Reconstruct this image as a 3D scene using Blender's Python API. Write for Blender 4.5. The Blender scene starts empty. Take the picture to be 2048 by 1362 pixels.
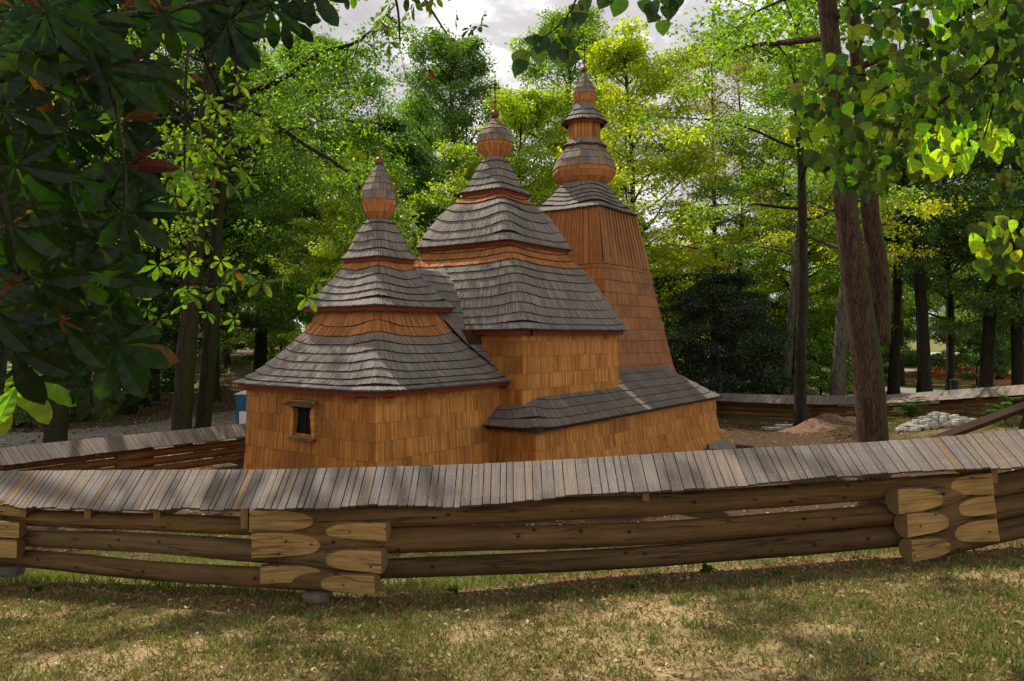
import bpy, math, random
import numpy as np
from mathutils import Vector, noise
R=math.radians
random.seed(7); rng=np.random.default_rng(11)
scene=bpy.context.scene
col=scene.collection
F=1503.0; Y0=667.0; CAMZ=4.15

def W(px,py,d):            # a point of the place at depth d (design aid: pixel of the 2048 photo)
    return Vector(((px-1024)/F*d, d, CAMZ-(py-Y0)/F*d))
def WX(px,d): return (px-1024)/F*d
def ss(a,b,x):
    t=max(0.0,min(1.0,(x-a)/(b-a))); return t*t*(3-2*t)
def lerp(a,b,t): return a+(b-a)*t

# ------------------------------------------------------------------ ground height
def ground(x,y):
    xc=max(-9.0,min(9.0,x))
    bs=.06 if xc>0 else .038
    front=1.52+bs*xc+(7.8-y)*.145
    if y>7.8: front=1.52+bs*xc-(y-7.8)*.10
    front=min(front,3.2)
    yard=1.2*ss(8,17,x)*(1-ss(24,38,y))
    bank=1.7*ss(42,85,y)*ss(6,-12,x)
    s=ss(8.6,14.0,y)
    z=front*(1-s)+(yard+bank)*s
    z+=.035*noise.noise(Vector((x*.6,y*.6,0)))+.012*noise.noise(Vector((x*2.3,y*2.3,4)))
    return z

# ------------------------------------------------------------------ node helpers
def newmat(name):
    m=bpy.data.materials.new(name); m.use_nodes=True
    nt=m.node_tree; nt.nodes.clear()
    return m,nt,nt.nodes,nt.links
def N(ns,t,**k):
    n=ns.new(t)
    for a,b in k.items(): setattr(n,a,b)
    return n
def mixc(ns,ls,fac,a,b,mode='MIX'):
    n=ns.new('ShaderNodeMix'); n.data_type='RGBA'; n.blend_type=mode
    for i,v in ((0,fac),(6,a),(7,b)):
        if hasattr(v,'is_linked') or hasattr(v,'links'): ls.new(v,n.inputs[i])
        elif isinstance(v,tuple): n.inputs[i].default_value=(*v,1) if len(v)==3 else v
        else: n.inputs[i].default_value=v
    return n.outputs[2]
def ramp(ns,ls,src,stops):
    n=ns.new('ShaderNodeValToRGB'); e=n.color_ramp.elements
    while len(e)<len(stops): e.new(.5)
    for el,(p,c) in zip(e,stops):
        el.position=p; el.color=(c,c,c,1) if not isinstance(c,tuple) else (*c,1)
    ls.new(src,n.inputs[0]); return n.outputs[0]
def noise_n(ns,ls,vec,scale,detail=4,rough=.6,dist=0):
    n=ns.new('ShaderNodeTexNoise'); n.inputs['Scale'].default_value=scale
    n.inputs['Detail'].default_value=detail; n.inputs['Roughness'].default_value=rough
    n.inputs['Distortion'].default_value=dist
    if vec is not None: ls.new(vec,n.inputs['Vector'])
    return n.outputs['Fac']
def mapping(ns,ls,src,scale):
    n=ns.new('ShaderNodeMapping'); n.inputs['Scale'].default_value=scale
    ls.new(src,n.inputs['Vector']); return n.outputs[0]
def finish(ns,ls,colr,rough=.85,bump=None,bs=.3,bd=.01,spec=.25):
    p=ns.new('ShaderNodeBsdfPrincipled'); o=ns.new('ShaderNodeOutputMaterial')
    if isinstance(colr,tuple): p.inputs['Base Color'].default_value=(*colr,1)
    else: ls.new(colr,p.inputs['Base Color'])
    p.inputs['Roughness'].default_value=rough
    p.inputs['Specular IOR Level'].default_value=spec
    if bump is not None:
        b=ns.new('ShaderNodeBump'); b.inputs['Strength'].default_value=bs; b.inputs['Distance'].default_value=bd
        ls.new(bump,b.inputs['Height']); ls.new(b.outputs[0],p.inputs['Normal'])
    ls.new(p.outputs[0],o.inputs[0]); return p

# split timber: colour of each board comes from its own attribute, grain runs along the board
def timber_mat(name,grain=(70,2.2,1),contrast=.45,rough=.85,bd=.004,spots=0):
    m,nt,ns,ls=newmat(name)
    at=N(ns,'ShaderNodeAttribute',attribute_name='Col')
    uv=N(ns,'ShaderNodeUVMap')
    g=noise_n(ns,ls,mapping(ns,ls,uv.outputs[0],grain),1.0,5,.65)
    geo=N(ns,'ShaderNodeNewGeometry')
    big=noise_n(ns,ls,geo.outputs['Position'],1.3,4,.6)
    k=ramp(ns,ls,g,[(.28,1-contrast),(.72,1+contrast*.45)])
    c=mixc(ns,ls,1.0,at.outputs['Color'],k,'MULTIPLY')
    kb=ramp(ns,ls,big,[(.3,.78),(.7,1.12)])
    c=mixc(ns,ls,1.0,c,kb,'MULTIPLY')
    if spots:
        v=N(ns,'ShaderNodeTexVoronoi',voronoi_dimensions='2D'); v.inputs['Scale'].default_value=spots
        ls.new(mapping(ns,ls,uv.outputs[0],(1.3,1,1)),v.inputs['Vector'])
        kn=ramp(ns,ls,v.outputs['Distance'],[(.022,(.10,.07,.05)),(.05,(.75,.7,.65)),(.09,(1,1,1))])
        c=mixc(ns,ls,1.0,c,kn,'MULTIPLY')
        cr=noise_n(ns,ls,mapping(ns,ls,uv.outputs[0],(9,.35,1)),1.0,3,.5,.4)
        kc=ramp(ns,ls,cr,[(.478,1.0),(.495,.08),(.508,1.0)])
        c=mixc(ns,ls,.8,c,kc,'MULTIPLY')
    finish(ns,ls,c,rough,g,.5,bd)
    return m
M_sh=timber_mat('split_shingle')
M_plank=timber_mat('weathered_plank',(34,1.4,1),.4)
M_log=timber_mat('peeled_log',(14,1.2,1),.5,.8,.01,2.2)
M_hewn=timber_mat('hewn_log_face',(26,2.2,1),.55,.85,.006,3.1)
def bark_mat(name,c1,c2,moss=0.0,sc=1.0):
    m,nt,ns,ls=newmat(name)
    tc=N(ns,'ShaderNodeTexCoord'); v=mapping(ns,ls,tc.outputs['Object'],(sc*9,sc*9,sc*1.6))
    g=noise_n(ns,ls,v,1.0,6,.7,.6)
    v2=N(ns,'ShaderNodeTexVoronoi',feature='DISTANCE_TO_EDGE'); v2.inputs['Scale'].default_value=1.0
    ls.new(mapping(ns,ls,tc.outputs['Object'],(sc*26,sc*26,sc*3.2)),v2.inputs['Vector'])
    crack=ramp(ns,ls,v2.outputs['Distance'],[(.0,.35),(.12,1.0)])
    c=mixc(ns,ls,ramp(ns,ls,g,[(.3,0.),(.7,1.)]),c1,c2)
    c=mixc(ns,ls,1.0,c,crack,'MULTIPLY')
    if moss:
        geo=N(ns,'ShaderNodeNewGeometry')
        sx=N(ns,'ShaderNodeSeparateXYZ'); ls.new(geo.outputs['Normal'],sx.inputs[0])
        ng=noise_n(ns,ls,mapping(ns,ls,tc.outputs['Object'],(2.5,2.5,.8)),1.0,4,.6)
        ad=N(ns,'ShaderNodeMath',operation='ADD'); ls.new(sx.outputs[0],ad.inputs[0]); ls.new(ng,ad.inputs[1])
        f=ramp(ns,ls,ad.outputs[0],[(.62,0.),(1.1,moss)])
        c=mixc(ns,ls,f,c,(.055,.075,.02))
    mul=N(ns,'ShaderNodeMath',operation='MULTIPLY'); ls.new(g,mul.inputs[0]); ls.new(crack,mul.inputs[1])
    finish(ns,ls,c,.95,mul.outputs[0],.9,.03,.1)
    return m
M_bark=bark_mat('grey_brown_bark',(.025,.02,.015),(.085,.068,.05),.5)
M_barkdark=bark_mat('dark_bark',(.02,.016,.012),(.065,.052,.04),.5)
M_barkred=bark_mat('brown_fissured_bark',(.035,.022,.016),(.14,.085,.06),.9,1.1)
M_barkpale=bark_mat('pale_smooth_bark',(.08,.068,.05),(.2,.17,.13),.6,.5)
def leaf_mat(name,gain=1.0,tr=.5,gloss=.06,huevar=.0,vein=False,tcol=(1.5,1.75,.5)):
    m,nt,ns,ls=newmat(name)
    at=N(ns,'ShaderNodeAttribute',attribute_name='Col')
    oi=N(ns,'ShaderNodeObjectInfo')
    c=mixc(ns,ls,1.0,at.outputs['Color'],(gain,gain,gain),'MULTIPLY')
    if huevar:
        r=ramp(ns,ls,oi.outputs['Random'],[(0.,(.72,.86,.95)),(.5,(1,1,1)),(1.,(1.35,1.12,.75))])
        c=mixc(ns,ls,huevar,c,r,'MULTIPLY')
    if vein:
        uv=N(ns,'ShaderNodeUVMap')
        w=N(ns,'ShaderNodeTexWave'); w.inputs['Scale'].default_value=2.6; w.inputs['Distortion'].default_value=.6
        ls.new(uv.outputs[0],w.inputs['Vector'])
        kv=ramp(ns,ls,w.outputs['Fac'],[(0.,.72),(.35,1.),(1.,1.1)])
        c=mixc(ns,ls,1.0,c,kv,'MULTIPLY')
    d=N(ns,'ShaderNodeBsdfDiffuse'); t=N(ns,'ShaderNodeBsdfTranslucent'); g=N(ns,'ShaderNodeBsdfGlossy')
    g.inputs['Roughness'].default_value=.42; g.inputs['Color'].default_value=(.8,.85,.8,1)
    ls.new(c,d.inputs['Color'])
    tc=mixc(ns,ls,1.0,c,tcol,'MULTIPLY'); ls.new(tc,t.inputs['Color'])
    m1=N(ns,'ShaderNodeMixShader'); m1.inputs[0].default_value=tr
    ls.new(d.outputs[0],m1.inputs[1]); ls.new(t.outputs[0],m1.inputs[2])
    m2=N(ns,'ShaderNodeMixShader'); m2.inputs[0].default_value=gloss
    ls.new(m1.outputs[0],m2.inputs[1]); ls.new(g.outputs[0],m2.inputs[2])
    o=N(ns,'ShaderNodeOutputMaterial'); ls.new(m2.outputs[0],o.inputs[0])
    return m
M_leaf=leaf_mat('tree_leaves',1.0,.58,.07,.8,tcol=(1.5,1.65,.3))
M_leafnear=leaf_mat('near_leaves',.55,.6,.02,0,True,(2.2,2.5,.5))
M_grass=leaf_mat('grass_blades',1.0,.35,.02,0,False,(1.2,1.25,.6))
M_litter=leaf_mat('fallen_leaf',1.0,.15,.02,0,False,(1,1,1))
def plain(name,c,rough=.6,nz=.25,scale=6,metal=0,spec=.3):
    m,nt,ns,ls=newmat(name)
    tc=N(ns,'ShaderNodeTexCoord')
    g=noise_n(ns,ls,tc.outputs['Object'],scale,5,.6)
    k=ramp(ns,ls,g,[(.3,1-nz),(.7,1+nz*.6)])
    cc=mixc(ns,ls,1.0,c,k,'MULTIPLY')
    p=finish(ns,ls,cc,rough,g,.3,.01,spec); p.inputs['Metallic'].default_value=metal
    return m
M_red=plain('dark_red_stain',(.20,.032,.014),.7)
M_black=plain('black_opening',(.006,.005,.005),.9)
M_brownwood=plain('dark_brown_timber',(.055,.022,.012),.7)
M_copper=plain('brown_copper',(.22,.09,.05),.45,.3,9,.6)
M_iron=plain('dark_iron',(.025,.02,.018),.5,.3,9,.6)
M_stone=plain('grey_stone',(.17,.145,.115),.95,.45,7)
M_rubble=plain('white_rubble',(.42,.395,.35),.9,.3,5)
M_concrete=plain('concrete',(.36,.34,.31),.9,.25,4)
M_blue=plain('blue_plastic',(.012,.11,.22),.45,.12,3)
M_whiteplastic=plain('white_plastic',(.75,.76,.78),.4,.05,3)
M_glass=plain('dark_glass',(.02,.025,.03),.1,.05,3,0,.6)
M_rubber=plain('black_rubber',(.015,.015,.015),.8)
M_pathm=plain('grey_gravel_path',(.30,.275,.25),.95,.35,9)
M_bin=plain('green_bin',(.02,.05,.035),.5)

# ------------------------------------------------------------------ mesh builder
class MB:
    def __init__(s): s.v=[];s.f=[];s.c=[];s.uv=[];s.m=[]
    def face(s,pts,c=(1,1,1),uv=None,m=0):
        b=len(s.v); s.v.extend([tuple(p) for p in pts]); s.f.append(tuple(range(b,b+len(pts))))
        s.c.append(c); s.uv.append(uv); s.m.append(m)
    def build(s,name,mats,parent=None,smooth=False,merge=False):
        if not isinstance(mats,(list,tuple)): mats=[mats]
        off=Vector((0,0,0)); p=parent
        while p is not None: off+=p.location; p=p.parent
        me=bpy.data.meshes.new(name)
        V=np.array(s.v,dtype=float).reshape(-1,3)-np.array(off)
        me.from_pydata(V.tolist(),[],s.f)
        for m in mats: me.materials.append(m)
        me.polygons.foreach_set('material_index',s.m)
        if smooth: me.polygons.foreach_set('use_smooth',[True]*len(s.f))
        ca=me.color_attributes.new('Col','FLOAT_COLOR','CORNER')
        tot=sum(len(f) for f in s.f)
        C=np.ones((tot,4)); U=np.zeros((tot,2)); i=0
        for f,c,u in zip(s.f,s.c,s.uv):
            n=len(f); C[i:i+n,:3]=c
            if u is not None: U[i:i+n]=u
            i+=n
        ca.data.foreach_set('color',C.ravel())
        ul=me.uv_layers.new(name='UVMap'); ul.data.foreach_set('uv',U.ravel())
        me.update()
        o=bpy.data.objects.new(name,me); col.objects.link(o)
        if parent is not None: o.parent=parent
        return o
    def box(s,a,b,c=(1,1,1),m=0,frame=None):
        # box between corner a and b; frame=(origin,X,Y,Z)
        if frame: O,X,Y,Z=frame
        else: O,X,Y,Z=Vector((0,0,0)),Vector((1,0,0)),Vector((0,1,0)),Vector((0,0,1))
        P=[O+X*x+Y*y+Z*z for z in (a[2],b[2]) for y in (a[1],b[1]) for x in (a[0],b[0])]
        d=(abs(b[0]-a[0]),abs(b[1]-a[1]),abs(b[2]-a[2]))
        for q in ((0,2,3,1),(4,5,7,6),(0,1,5,4),(2,6,7,3),(0,4,6,2),(1,3,7,5)):
            pts=[P[i] for i in q]
            l1=(pts[1]-pts[0]).length; l2=(pts[2]-pts[1]).length
            o=random.random()*7
            if l1>l2: uv=[(0+o,0),(0+o,l1),(l2+o,l1),(l2+o,0)]
            else: uv=[(o,0),(l1+o,0),(l1+o,l2),(o,l2)]
            s.face(pts,c,uv,m)
    def tube(s,pts,rad,n=10,c=(1,1,1),m=0,cap=True,jit=0,flare=0,squash=None):
        pts=[Vector(p) for p in pts]; rings=[]; L=0
        up=Vector((0,0,1)); prevx=None
        for i,p in enumerate(pts):
            d=(pts[min(i+1,len(pts)-1)]-pts[max(i-1,0)]).normalized()
            if prevx is None:
                ref=Vector((1,0,0)) if abs(d.z)>.7 else up
                x=ref.cross(d).normalized()
            else:
                x=(prevx-d*prevx.dot(d)).normalized()
            y=d.cross(x); prevx=x
            if i: L+=(p-pts[i-1]).length
            r=[]
            for k in range(n):
                a=2*math.pi*k/n; rr=rad[i]
                if jit: rr*=1+jit*noise.noise(Vector((math.cos(a)*1.5,math.sin(a)*1.5,L*1.2+pts[0].x)))
                r.append(p+(x*math.cos(a)+y*math.sin(a))*rr)
            rings.append((r,L,rad[i]))
        b=len(s.v)
        for r,_,_ in rings: s.v.extend([tuple(q) for q in r])
        for i in range(len(rings)-1):
            for k in range(n):
                k2=(k+1)%n
                s.f.append((b+i*n+k,b+i*n+k2,b+(i+1)*n+k2,b+(i+1)*n+k)); s.c.append(c); s.m.append(m)
                ra=rings[i][2]*2*math.pi
                u0=k/n*ra;u1=(k+1)/n*ra
                s.uv.append([(u0,rings[i][1]),(u1,rings[i][1]),(u1,rings[i+1][1]),(u0,rings[i+1][1])])
        if cap:
            s.f.append(tuple(b+k for k in range(n))[::-1]); s.c.append(c); s.m.append(m); s.uv.append(None)
            e=b+(len(rings)-1)*n
            s.f.append(tuple(e+k for k in range(n))); s.c.append(c); s.m.append(m); s.uv.append(None)
    def lathe(s,cx,cy,prof,n=16,c=(1,1,1),m=0):
        b=len(s.v)
        for r,z in prof:
            for k in range(n):
                a=2*math.pi*k/n; s.v.append((cx+r*math.cos(a),cy+r*math.sin(a),z))
        for i in range(len(prof)-1):
            for k in range(n):
                k2=(k+1)%n
                s.f.append((b+i*n+k,b+i*n+k2,b+(i+1)*n+k2,b+(i+1)*n+k)); s.c.append(c); s.m.append(m)
                s.uv.append([(k*.1,prof[i][1]),(k*.1+.1,prof[i][1]),(k*.1+.1,prof[i+1][1]),(k*.1,prof[i+1][1])])

def tag(o,label=None,cat=None,group=None,kind=None):
    if label: o['label']=label
    if cat: o['category']=cat
    if group: o['group']=group
    if kind: o['kind']=kind
    return o
def thing(name,loc,label,cat,group=None):
    o=bpy.data.objects.new(name,None); o.location=loc; o.empty_display_size=.3; col.objects.link(o)
    return tag(o,label,cat,group)

# many small faces at once (leaves, blades)
def leaf_object(name,C,D,Nn,L,Wd,colr,mat,parent=None,off=(0,0,0),fold=.18):
    """C centres(base), D direction, Nn normal, L length, Wd width -> folded leaf of two triangles"""
    n=len(C); D=D/np.linalg.norm(D,axis=1,keepdims=True)
    S=np.cross(D,Nn); S/= (np.linalg.norm(S,axis=1,keepdims=True)+1e-9)
    U=np.cross(S,D)
    L=L[:,None];Wd=Wd[:,None]
    base=C; tip=C+D*L; mid=C+D*L*.45
    l=mid+S*Wd*.5+U*Wd*fold; r=mid-S*Wd*.5+U*Wd*fold
    V=np.stack([base,l,tip,r],1).reshape(-1,3)-np.array(off)
    idx=np.arange(n)[:,None]*4
    T=np.concatenate([idx+np.array([0,1,2]),idx+np.array([0,2,3])],1).reshape(-1)
    me=bpy.data.meshes.new(name)
    me.vertices.add(len(V)); me.vertices.foreach_set('co',V.ravel())
    me.loops.add(n*6); me.loops.foreach_set('vertex_index',T.astype(np.int32))
    me.polygons.add(n*2); me.polygons.foreach_set('loop_start',(np.arange(n*2)*3).astype(np.int32))
    try: me.polygons.foreach_set('loop_total',np.full(n*2,3,dtype=np.int32))
    except Exception: pass
    ca=me.color_attributes.new('Col','FLOAT_COLOR','POINT')
    cc=np.ones((n,4,4)); cc[:,:,:3]=colr[:,None,:]
    ca.data.foreach_set('color',cc.ravel())
    me.materials.append(mat); me.update(calc_edges=True); me.validate()
    o=bpy.data.objects.new(name,me); col.objects.link(o)
    if parent is not None: o.parent=parent
    return o
def unit(v): return v/(np.linalg.norm(v,axis=1,keepdims=True)+1e-9)

# ================================================================== CHURCH
ang=.943; A=Vector((math.cos(ang),math.sin(ang),0)); P=Vector((-math.sin(ang),math.cos(ang),0))
C0=Vector((-3.453,19.535,0))
def U(u,v,z): return C0+A*u+P*v+Vector((0,0,z))
church=thing('wooden_church',(C0.x+A.x*6,C0.y+A.y*6,0),'small wooden church with three shingled onion domed towers and orange shingle walls','church')

GREY=[(.30,.265,.25),(.34,.295,.27),(.25,.23,.22),(.35,.295,.25),(.285,.25,.23)]
ORNG=[(.60,.24,.08),(.64,.27,.09),(.55,.21,.065),(.60,.26,.10),(.50,.185,.055)]
WALL=[(.74,.32,.075),(.79,.36,.10),(.69,.285,.062),(.76,.335,.085),(.62,.24,.05),(.76,.35,.10)]
BROWN=[(.36,.22,.12),(.40,.25,.15),(.32,.19,.11),(.42,.28,.18)]
def pick(pal,var=.12):
    c=random.choice(pal); k=1+random.uniform(-var,var)
    return (c[0]*k,c[1]*k,c[2]*k)
def mixp(a,b,t): return tuple(lerp(x,y,t) for x,y in zip(a,b))

def catmull(prof,t):
    n=len(prof)-1; x=max(0,min(.99999,t))*n; i=int(x); f=x-i
    p0=prof[max(i-1,0)];p1=prof[i];p2=prof[i+1];p3=prof[min(i+2,n)]
    o=[]
    for a,b,c,d in zip(p0,p1,p2,p3):
        o.append(.5*((2*b)+(-a+c)*f+(2*a-5*b+4*c-d)*f*f+(-a+3*b-3*c+d)*f**3))
    return o
def ringsurf(cu,cv,prof,oct_=False,linear=False):
    """prof rows: half_u, half_v, z, p-norm ; returns S(side,f,t)"""
    corners=[(-1,-1),(1,-1),(1,1),(-1,1)]
    def S(j,f,t):
        if linear:
            n=len(prof)-1; x=max(0,min(.99999,t))*n; i=int(x); q=[lerp(a,b,x-i) for a,b in zip(prof[i],prof[i+1])]
            if t<0: q=prof[0]
        else: q=catmull(prof,t)
        hu,hv,z,p=q[:4]
        a=corners[j];b=corners[(j+1)%4]
        x=lerp(a[0],b[0],f);y=lerp(a[1],b[1],f)
        if p<30:
            w=max(0,min(1,(8-p)/6))
            th=math.atan2(a[1],a[0])+f*math.pi/2
            cx,cy=math.cos(th),math.sin(th)
            x=lerp(x,cx,w);y=lerp(y,cy,w)
            nrm=(abs(x)**p+abs(y)**p)**(1/p)
            x/=nrm;y/=nrm
            if oct_:
                m=(math.atan2(y,x)+math.pi/8)%(math.pi/4)-math.pi/8
                m=abs(m); k=math.cos(math.pi/8)/math.cos(math.pi/8-m) if False else 1/math.cos(m)*math.cos(math.pi/8)
                x*=k*1.03;y*=k*1.03
        return U(cu+hu*x,cv+hv*y,z)
    return S
def shingles(mb,S,n,w=.056,pal=None,t0=0,t1=1,lift=.0,liftlen=.55,thick=.03,sides=(0,1,2,3),teeth=False,overlap=.12,gap=.05,skip=None,jit=.05,wavy=0,levels=None,closed=False):
    """courses of single split boards"""
    cuts=levels if levels else [lerp(t0,t1,i/n) for i in range(n+1)]
    n=len(cuts)-1
    for i in range(n):
        ta,tb=cuts[i],cuts[i+1]; dt=tb-ta
        for j in sides:
            L=(S(j,1,ta)-S(j,0,ta)).length
            Lm=max((S(j,1,ta)-S(j,.5,ta)).length+(S(j,.5,ta)-S(j,0,ta)).length,L)
            nb=max(3,int(Lm/w)); ed=[0]
            for k in range(nb): ed.append(ed[-1]+random.uniform(.65,1.35))
            ed=[e/ed[-1] for e in ed]
            sh=0
            for k in range(nb):
                f0,f1=ed[k],ed[k+1]
                if skip and skip(j,(f0+f1)/2,(ta+tb)/2): continue
                g=(f1-f0)*gap; f0b,f1b=f0+g,f1-g
                def lf(f):
                    c=min(f,1-f)*Lm
                    a=lift*math.exp(-(c/liftlen)**2)*(1 if i else .35)
                    return a+wavy*noise.noise(Vector((f*Lm*.8,ta*9+j*3,.5)))
                if random.random()<.06: sh=random.uniform(-jit,jit)*.5
                jj=random.uniform(-jit,jit)*.35+sh*.5
                tA=[ta+(lf(f)+jj)*dt for f in (f0b,f1b)]
                tB=[min(tb+(lf(f)+overlap)*dt,t1+.0) for f in (f0b,f1b)]
                p0=S(j,f0b,tA[0]);p1=S(j,f1b,tA[1]);p2=S(j,f1b,tB[1]);p3=S(j,f0b,tB[0])
                nn=(p1-p0).cross(p3-p0)
                if nn.length<1e-9: nn=(p1-p0).cross(p2-p0)
                if nn.length<1e-9: continue
                nn.normalize()
                cen=U(0,0,0)
                th=thick*random.uniform(.8,1.2)
                q0=p0+nn*th;q1=p1+nn*th;q2=p2+nn*.004;q3=p3+nn*.004
                r0=p0-nn*.006;r1=p1-nn*.006
                if closed:
                    sd_=(p1-p0).normalized()*th
                    if k==0: q0=q0-sd_;q3=q3-sd_;r0=r0-sd_
                    if k==nb-1: q1=q1+sd_;q2=q2+sd_;r1=r1+sd_
                c=pal(ta,tb,i,n,j,(f0+f1)/2)
                ww=(p1-p0).length; ll=(p3-p0).length; o=random.random()*50;o2=random.random()*9
                if teeth and i==0:
                    dn=(q0-q3).normalized()*ww*.55
                    qm=(q0+q1)/2+dn
                    mb.face([q0,qm,q1,q2,q3],c,[(o,o2),(o+ww/2,o2-.03),(o+ww,o2),(o+ww,o2+ll),(o,o2+ll)])
                    rm=qm-nn*(th)
                    dc=tuple(x*.5 for x in c)
                    mb.face([r0,rm,qm,q0],dc);mb.face([rm,r1,q1,qm],dc)
                else:
                    mb.face([q0,q1,q2,q3],c,[(o,o2),(o+ww,o2),(o+ww,o2+ll),(o,o2+ll)])
                    mb.face([r0,r1,q1,q0],tuple(x*.12 for x in c),[(o,o2),(o+ww,o2),(o+ww,o2+.03),(o,o2+.03)])  # butt end darkened to paint in the shadow line under each course
def under(mb,S,steps=8,c=(.035,.022,.015),fs=10,t0=0,t1=1,off=.0):
    for j in range(4):
        for a in range(steps):
            for b in range(fs):
                ta=lerp(t0,t1,a/steps);tb=lerp(t0,t1,(a+1)/steps)
                mb.face([S(j,b/fs,ta),S(j,(b+1)/fs,ta),S(j,(b+1)/fs,tb),S(j,b/fs,tb)],c)
def roofpal(orange_from,mixw=.12):
    def pal(ta,tb,i,n,j,f):
        t=ta+.001
        if t>=orange_from: c=pick(ORNG,.15)
        elif t>=orange_from-mixw and mixw>0:
            c=mixp(pick(GREY),pick(BROWN),.2+random.random()*.35)
        else:
            c=pick(GREY,.10)
            if random.random()<.08: c=mixp(c,pick(BROWN),.3)
        return c
    return pal
def sq(rows,ru=1,rv=1,p=None):
    out=[]
    for r in rows: out.append((r[0]*ru,r[0]*rv,r[1],r[2]))
    return out
def roof(name,cu,cv,rows,n,orange,w=.056,ru=1,rv=1,lift=.55,oct_=False,label=None,teeth=True,liftlen=.6,mixw=.12,thick=.045,trim=None,skipf=None):
    prof=sq(rows,ru,rv); S=ringsurf(cu,cv,prof,oct_)
    mb=MB(); under(mb,S)
    S2=S
    shingles(mb,S2,n,w,roofpal(orange,mixw),lift=lift,liftlen=liftlen,teeth=teeth,thick=thick,skip=skipf)
    o=mb.build(name,M_sh,church)
    if label: o['label']=label
    if trim:
        s0=rows[0]; d,h=trim
        tb=MB(); p=rows[0][2]
        Sa=ringsurf(cu,cv,[((s0[0]-d)*ru,(s0[0]-d)*rv,s0[1]-h,p),((s0[0]-d)*ru,(s0[0]-d)*rv,s0[1]+.03,p)],linear=True)
        for j in range(4):
            L=(Sa(j,1,0)-Sa(j,0,0)).length; k=max(6,int(L/.07))
            for q in range(k):
                f0,f1=q/k,(q+1)/k
                a=Sa(j,f0,.35);b=Sa(j,(f0+f1)/2,0);c=Sa(j,f1,.35);dd=Sa(j,f1,1);e=Sa(j,f0,1)
                tb.face([a,b,c,dd,e],(1,1,1))
        tb.build('eave_trim',M_red,church)
        # boarded soffit between trim and wall
        sb=MB()
        Sb=ringsurf(cu,cv,[((s0[0]-.04)*ru,(s0[0]-.04)*rv,s0[1]+.0,p),((s0[0]*.72)*ru,(s0[0]*.72)*rv,s0[1]+.04,p)],linear=True)
        under(sb,Sb,1,(1,1,1),8); sb.build('soffit',M_brownwood,church)
    return o
def wallring(name,cu,cv,hu,hv,zs,pal,flare=.08,w=.085,hu1=None,hv1=None,skip=None,label=None,sides=(0,1,2,3),thick=.024):
    """zs = list of course heights"""
    z0,z1=zs[0],zs[-1]; hu1=hu1 or hu; hv1=hv1 or hv
    rows=[]
    for z in zs:
        t=(z-z0)/(z1-z0); fl=flare*(1-t)**3
        rows.append((lerp(hu,hu1,t)+fl,lerp(hv,hv1,t)+fl,z,99))
    S=ringsurf(cu,cv,rows,linear=True)
    n=len(zs)-1; mb=MB()
    Su=ringsurf(cu,cv,[(r[0]-.01,r[1]-.01,r[2],99) for r in rows],linear=True)
    for j in range(4):
        for a in range(n):
            for b in range(24):
                if skip and skip(j,(b+.5)/24,(a+.5)/n): continue
                mb.face([Su(j,b/24,a/n),Su(j,(b+1)/24,a/n),Su(j,(b+1)/24,(a+1)/n),Su(j,b/24,(a+1)/n)],(.05,.025,.01))
    shingles(mb,S,n,w,pal,thick=thick,skip=skip,gap=.03,jit=.02,overlap=.04,levels=[i/n for i in range(n+1)],sides=sides,wavy=.02,closed=True)
    o=mb.build(name,M_sh,church)
    if label: o['label']=label
    return o
def wallpal(shift=0):
    def pal(ta,tb,i,n,j,f):
        c=pick(WALL,.12)
        k=noise.noise(Vector((f*7+j*5,i*2.3+shift,1.3)))
        if k>.15: c=mixp(c,(.33,.13,.03),min(1,(k-.15)*3)*.55)
        if j==3: c=(c[0]*.72,c[1]*.66,c[2]*.6)  # shade of this face is painted into its shingle colour
        if random.random()<.03: c=tuple(x*.75 for x in c)
        return c
    return pal

LA=2.33; LW=2.30
# --- sanctuary wall with its window
win_v=.06; win_z=2.15; wf=.40; wh=.42
def apse_skip(j,f,t):
    if j!=3: return False
    v=LW-f*2*LW      # side 3 runs from (-,+) to (-,-)
    z=t*2.98
    return abs(v-win_v)<wf and abs(z-win_z)<wh-.02
zs=[0,.45,.9,1.35,1.78,2.2,2.6,2.98]
wallring('wall',0,0,LA,LW,zs,wallpal(0),flare=.14,w=.062,skip=apse_skip,label='sanctuary wall of narrow yellow brown shingles')
def boardwall(): pass
# window
wb=MB(); face_o=U(-LA,win_v,win_z); X=-P; Y=A; Z=Vector((0,0,1))
fr=(face_o,X,Y,Z)
def arcframe():
    n=14
    for sx in (-1,1):
        for k in range(n):
            a0=lerp(-.42,.40,k/n);a1=lerp(-.42,.40,(k+1)/n)
            def inx(z): return .335-.05*math.cos((z+.0)*math.pi/.5)*(1 if z>0 else .4)
            x0,x1=inx(a0),inx(a1); xo=.45
            O=face_o
            q=lambda x,y,z: O+X*(sx*x)+Y*y+Z*z
            c=pick(WALL,.1); c=tuple(v*.8 for v in c)
            uv=[(0,a0),(.1,a0),(.1,a1),(0,a1)]
            wb.face([q(x0,-.10,a0),q(xo,-.10,a0),q(xo,-.10,a1),q(x1,-.10,a1)],c,uv)
            wb.face([q(x0,-.10,a0),q(x1,-.10,a1),q(x1,.04,a1),q(x0,.04,a0)],tuple(v*.8 for v in c),uv)
            wb.face([q(xo,-.10,a0),q(xo,.02,a0),q(xo,.02,a1),q(xo,-.10,a1)],c,uv)
arcframe()
wb.box((-.45,-.10,.40),(.45,.08,.44),(.4,.2,.06),0,fr);wb.box((-.45,-.10,-.44),(.45,.08,-.41),(.4,.2,.06),0,fr)
win=wb.build('window',M_sh,church)
b=MB(); b.box((-.43,.045,-.41),(.43,.07,.41),m=0,frame=fr); b.build('window_opening',M_black,win)
b=MB()
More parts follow.
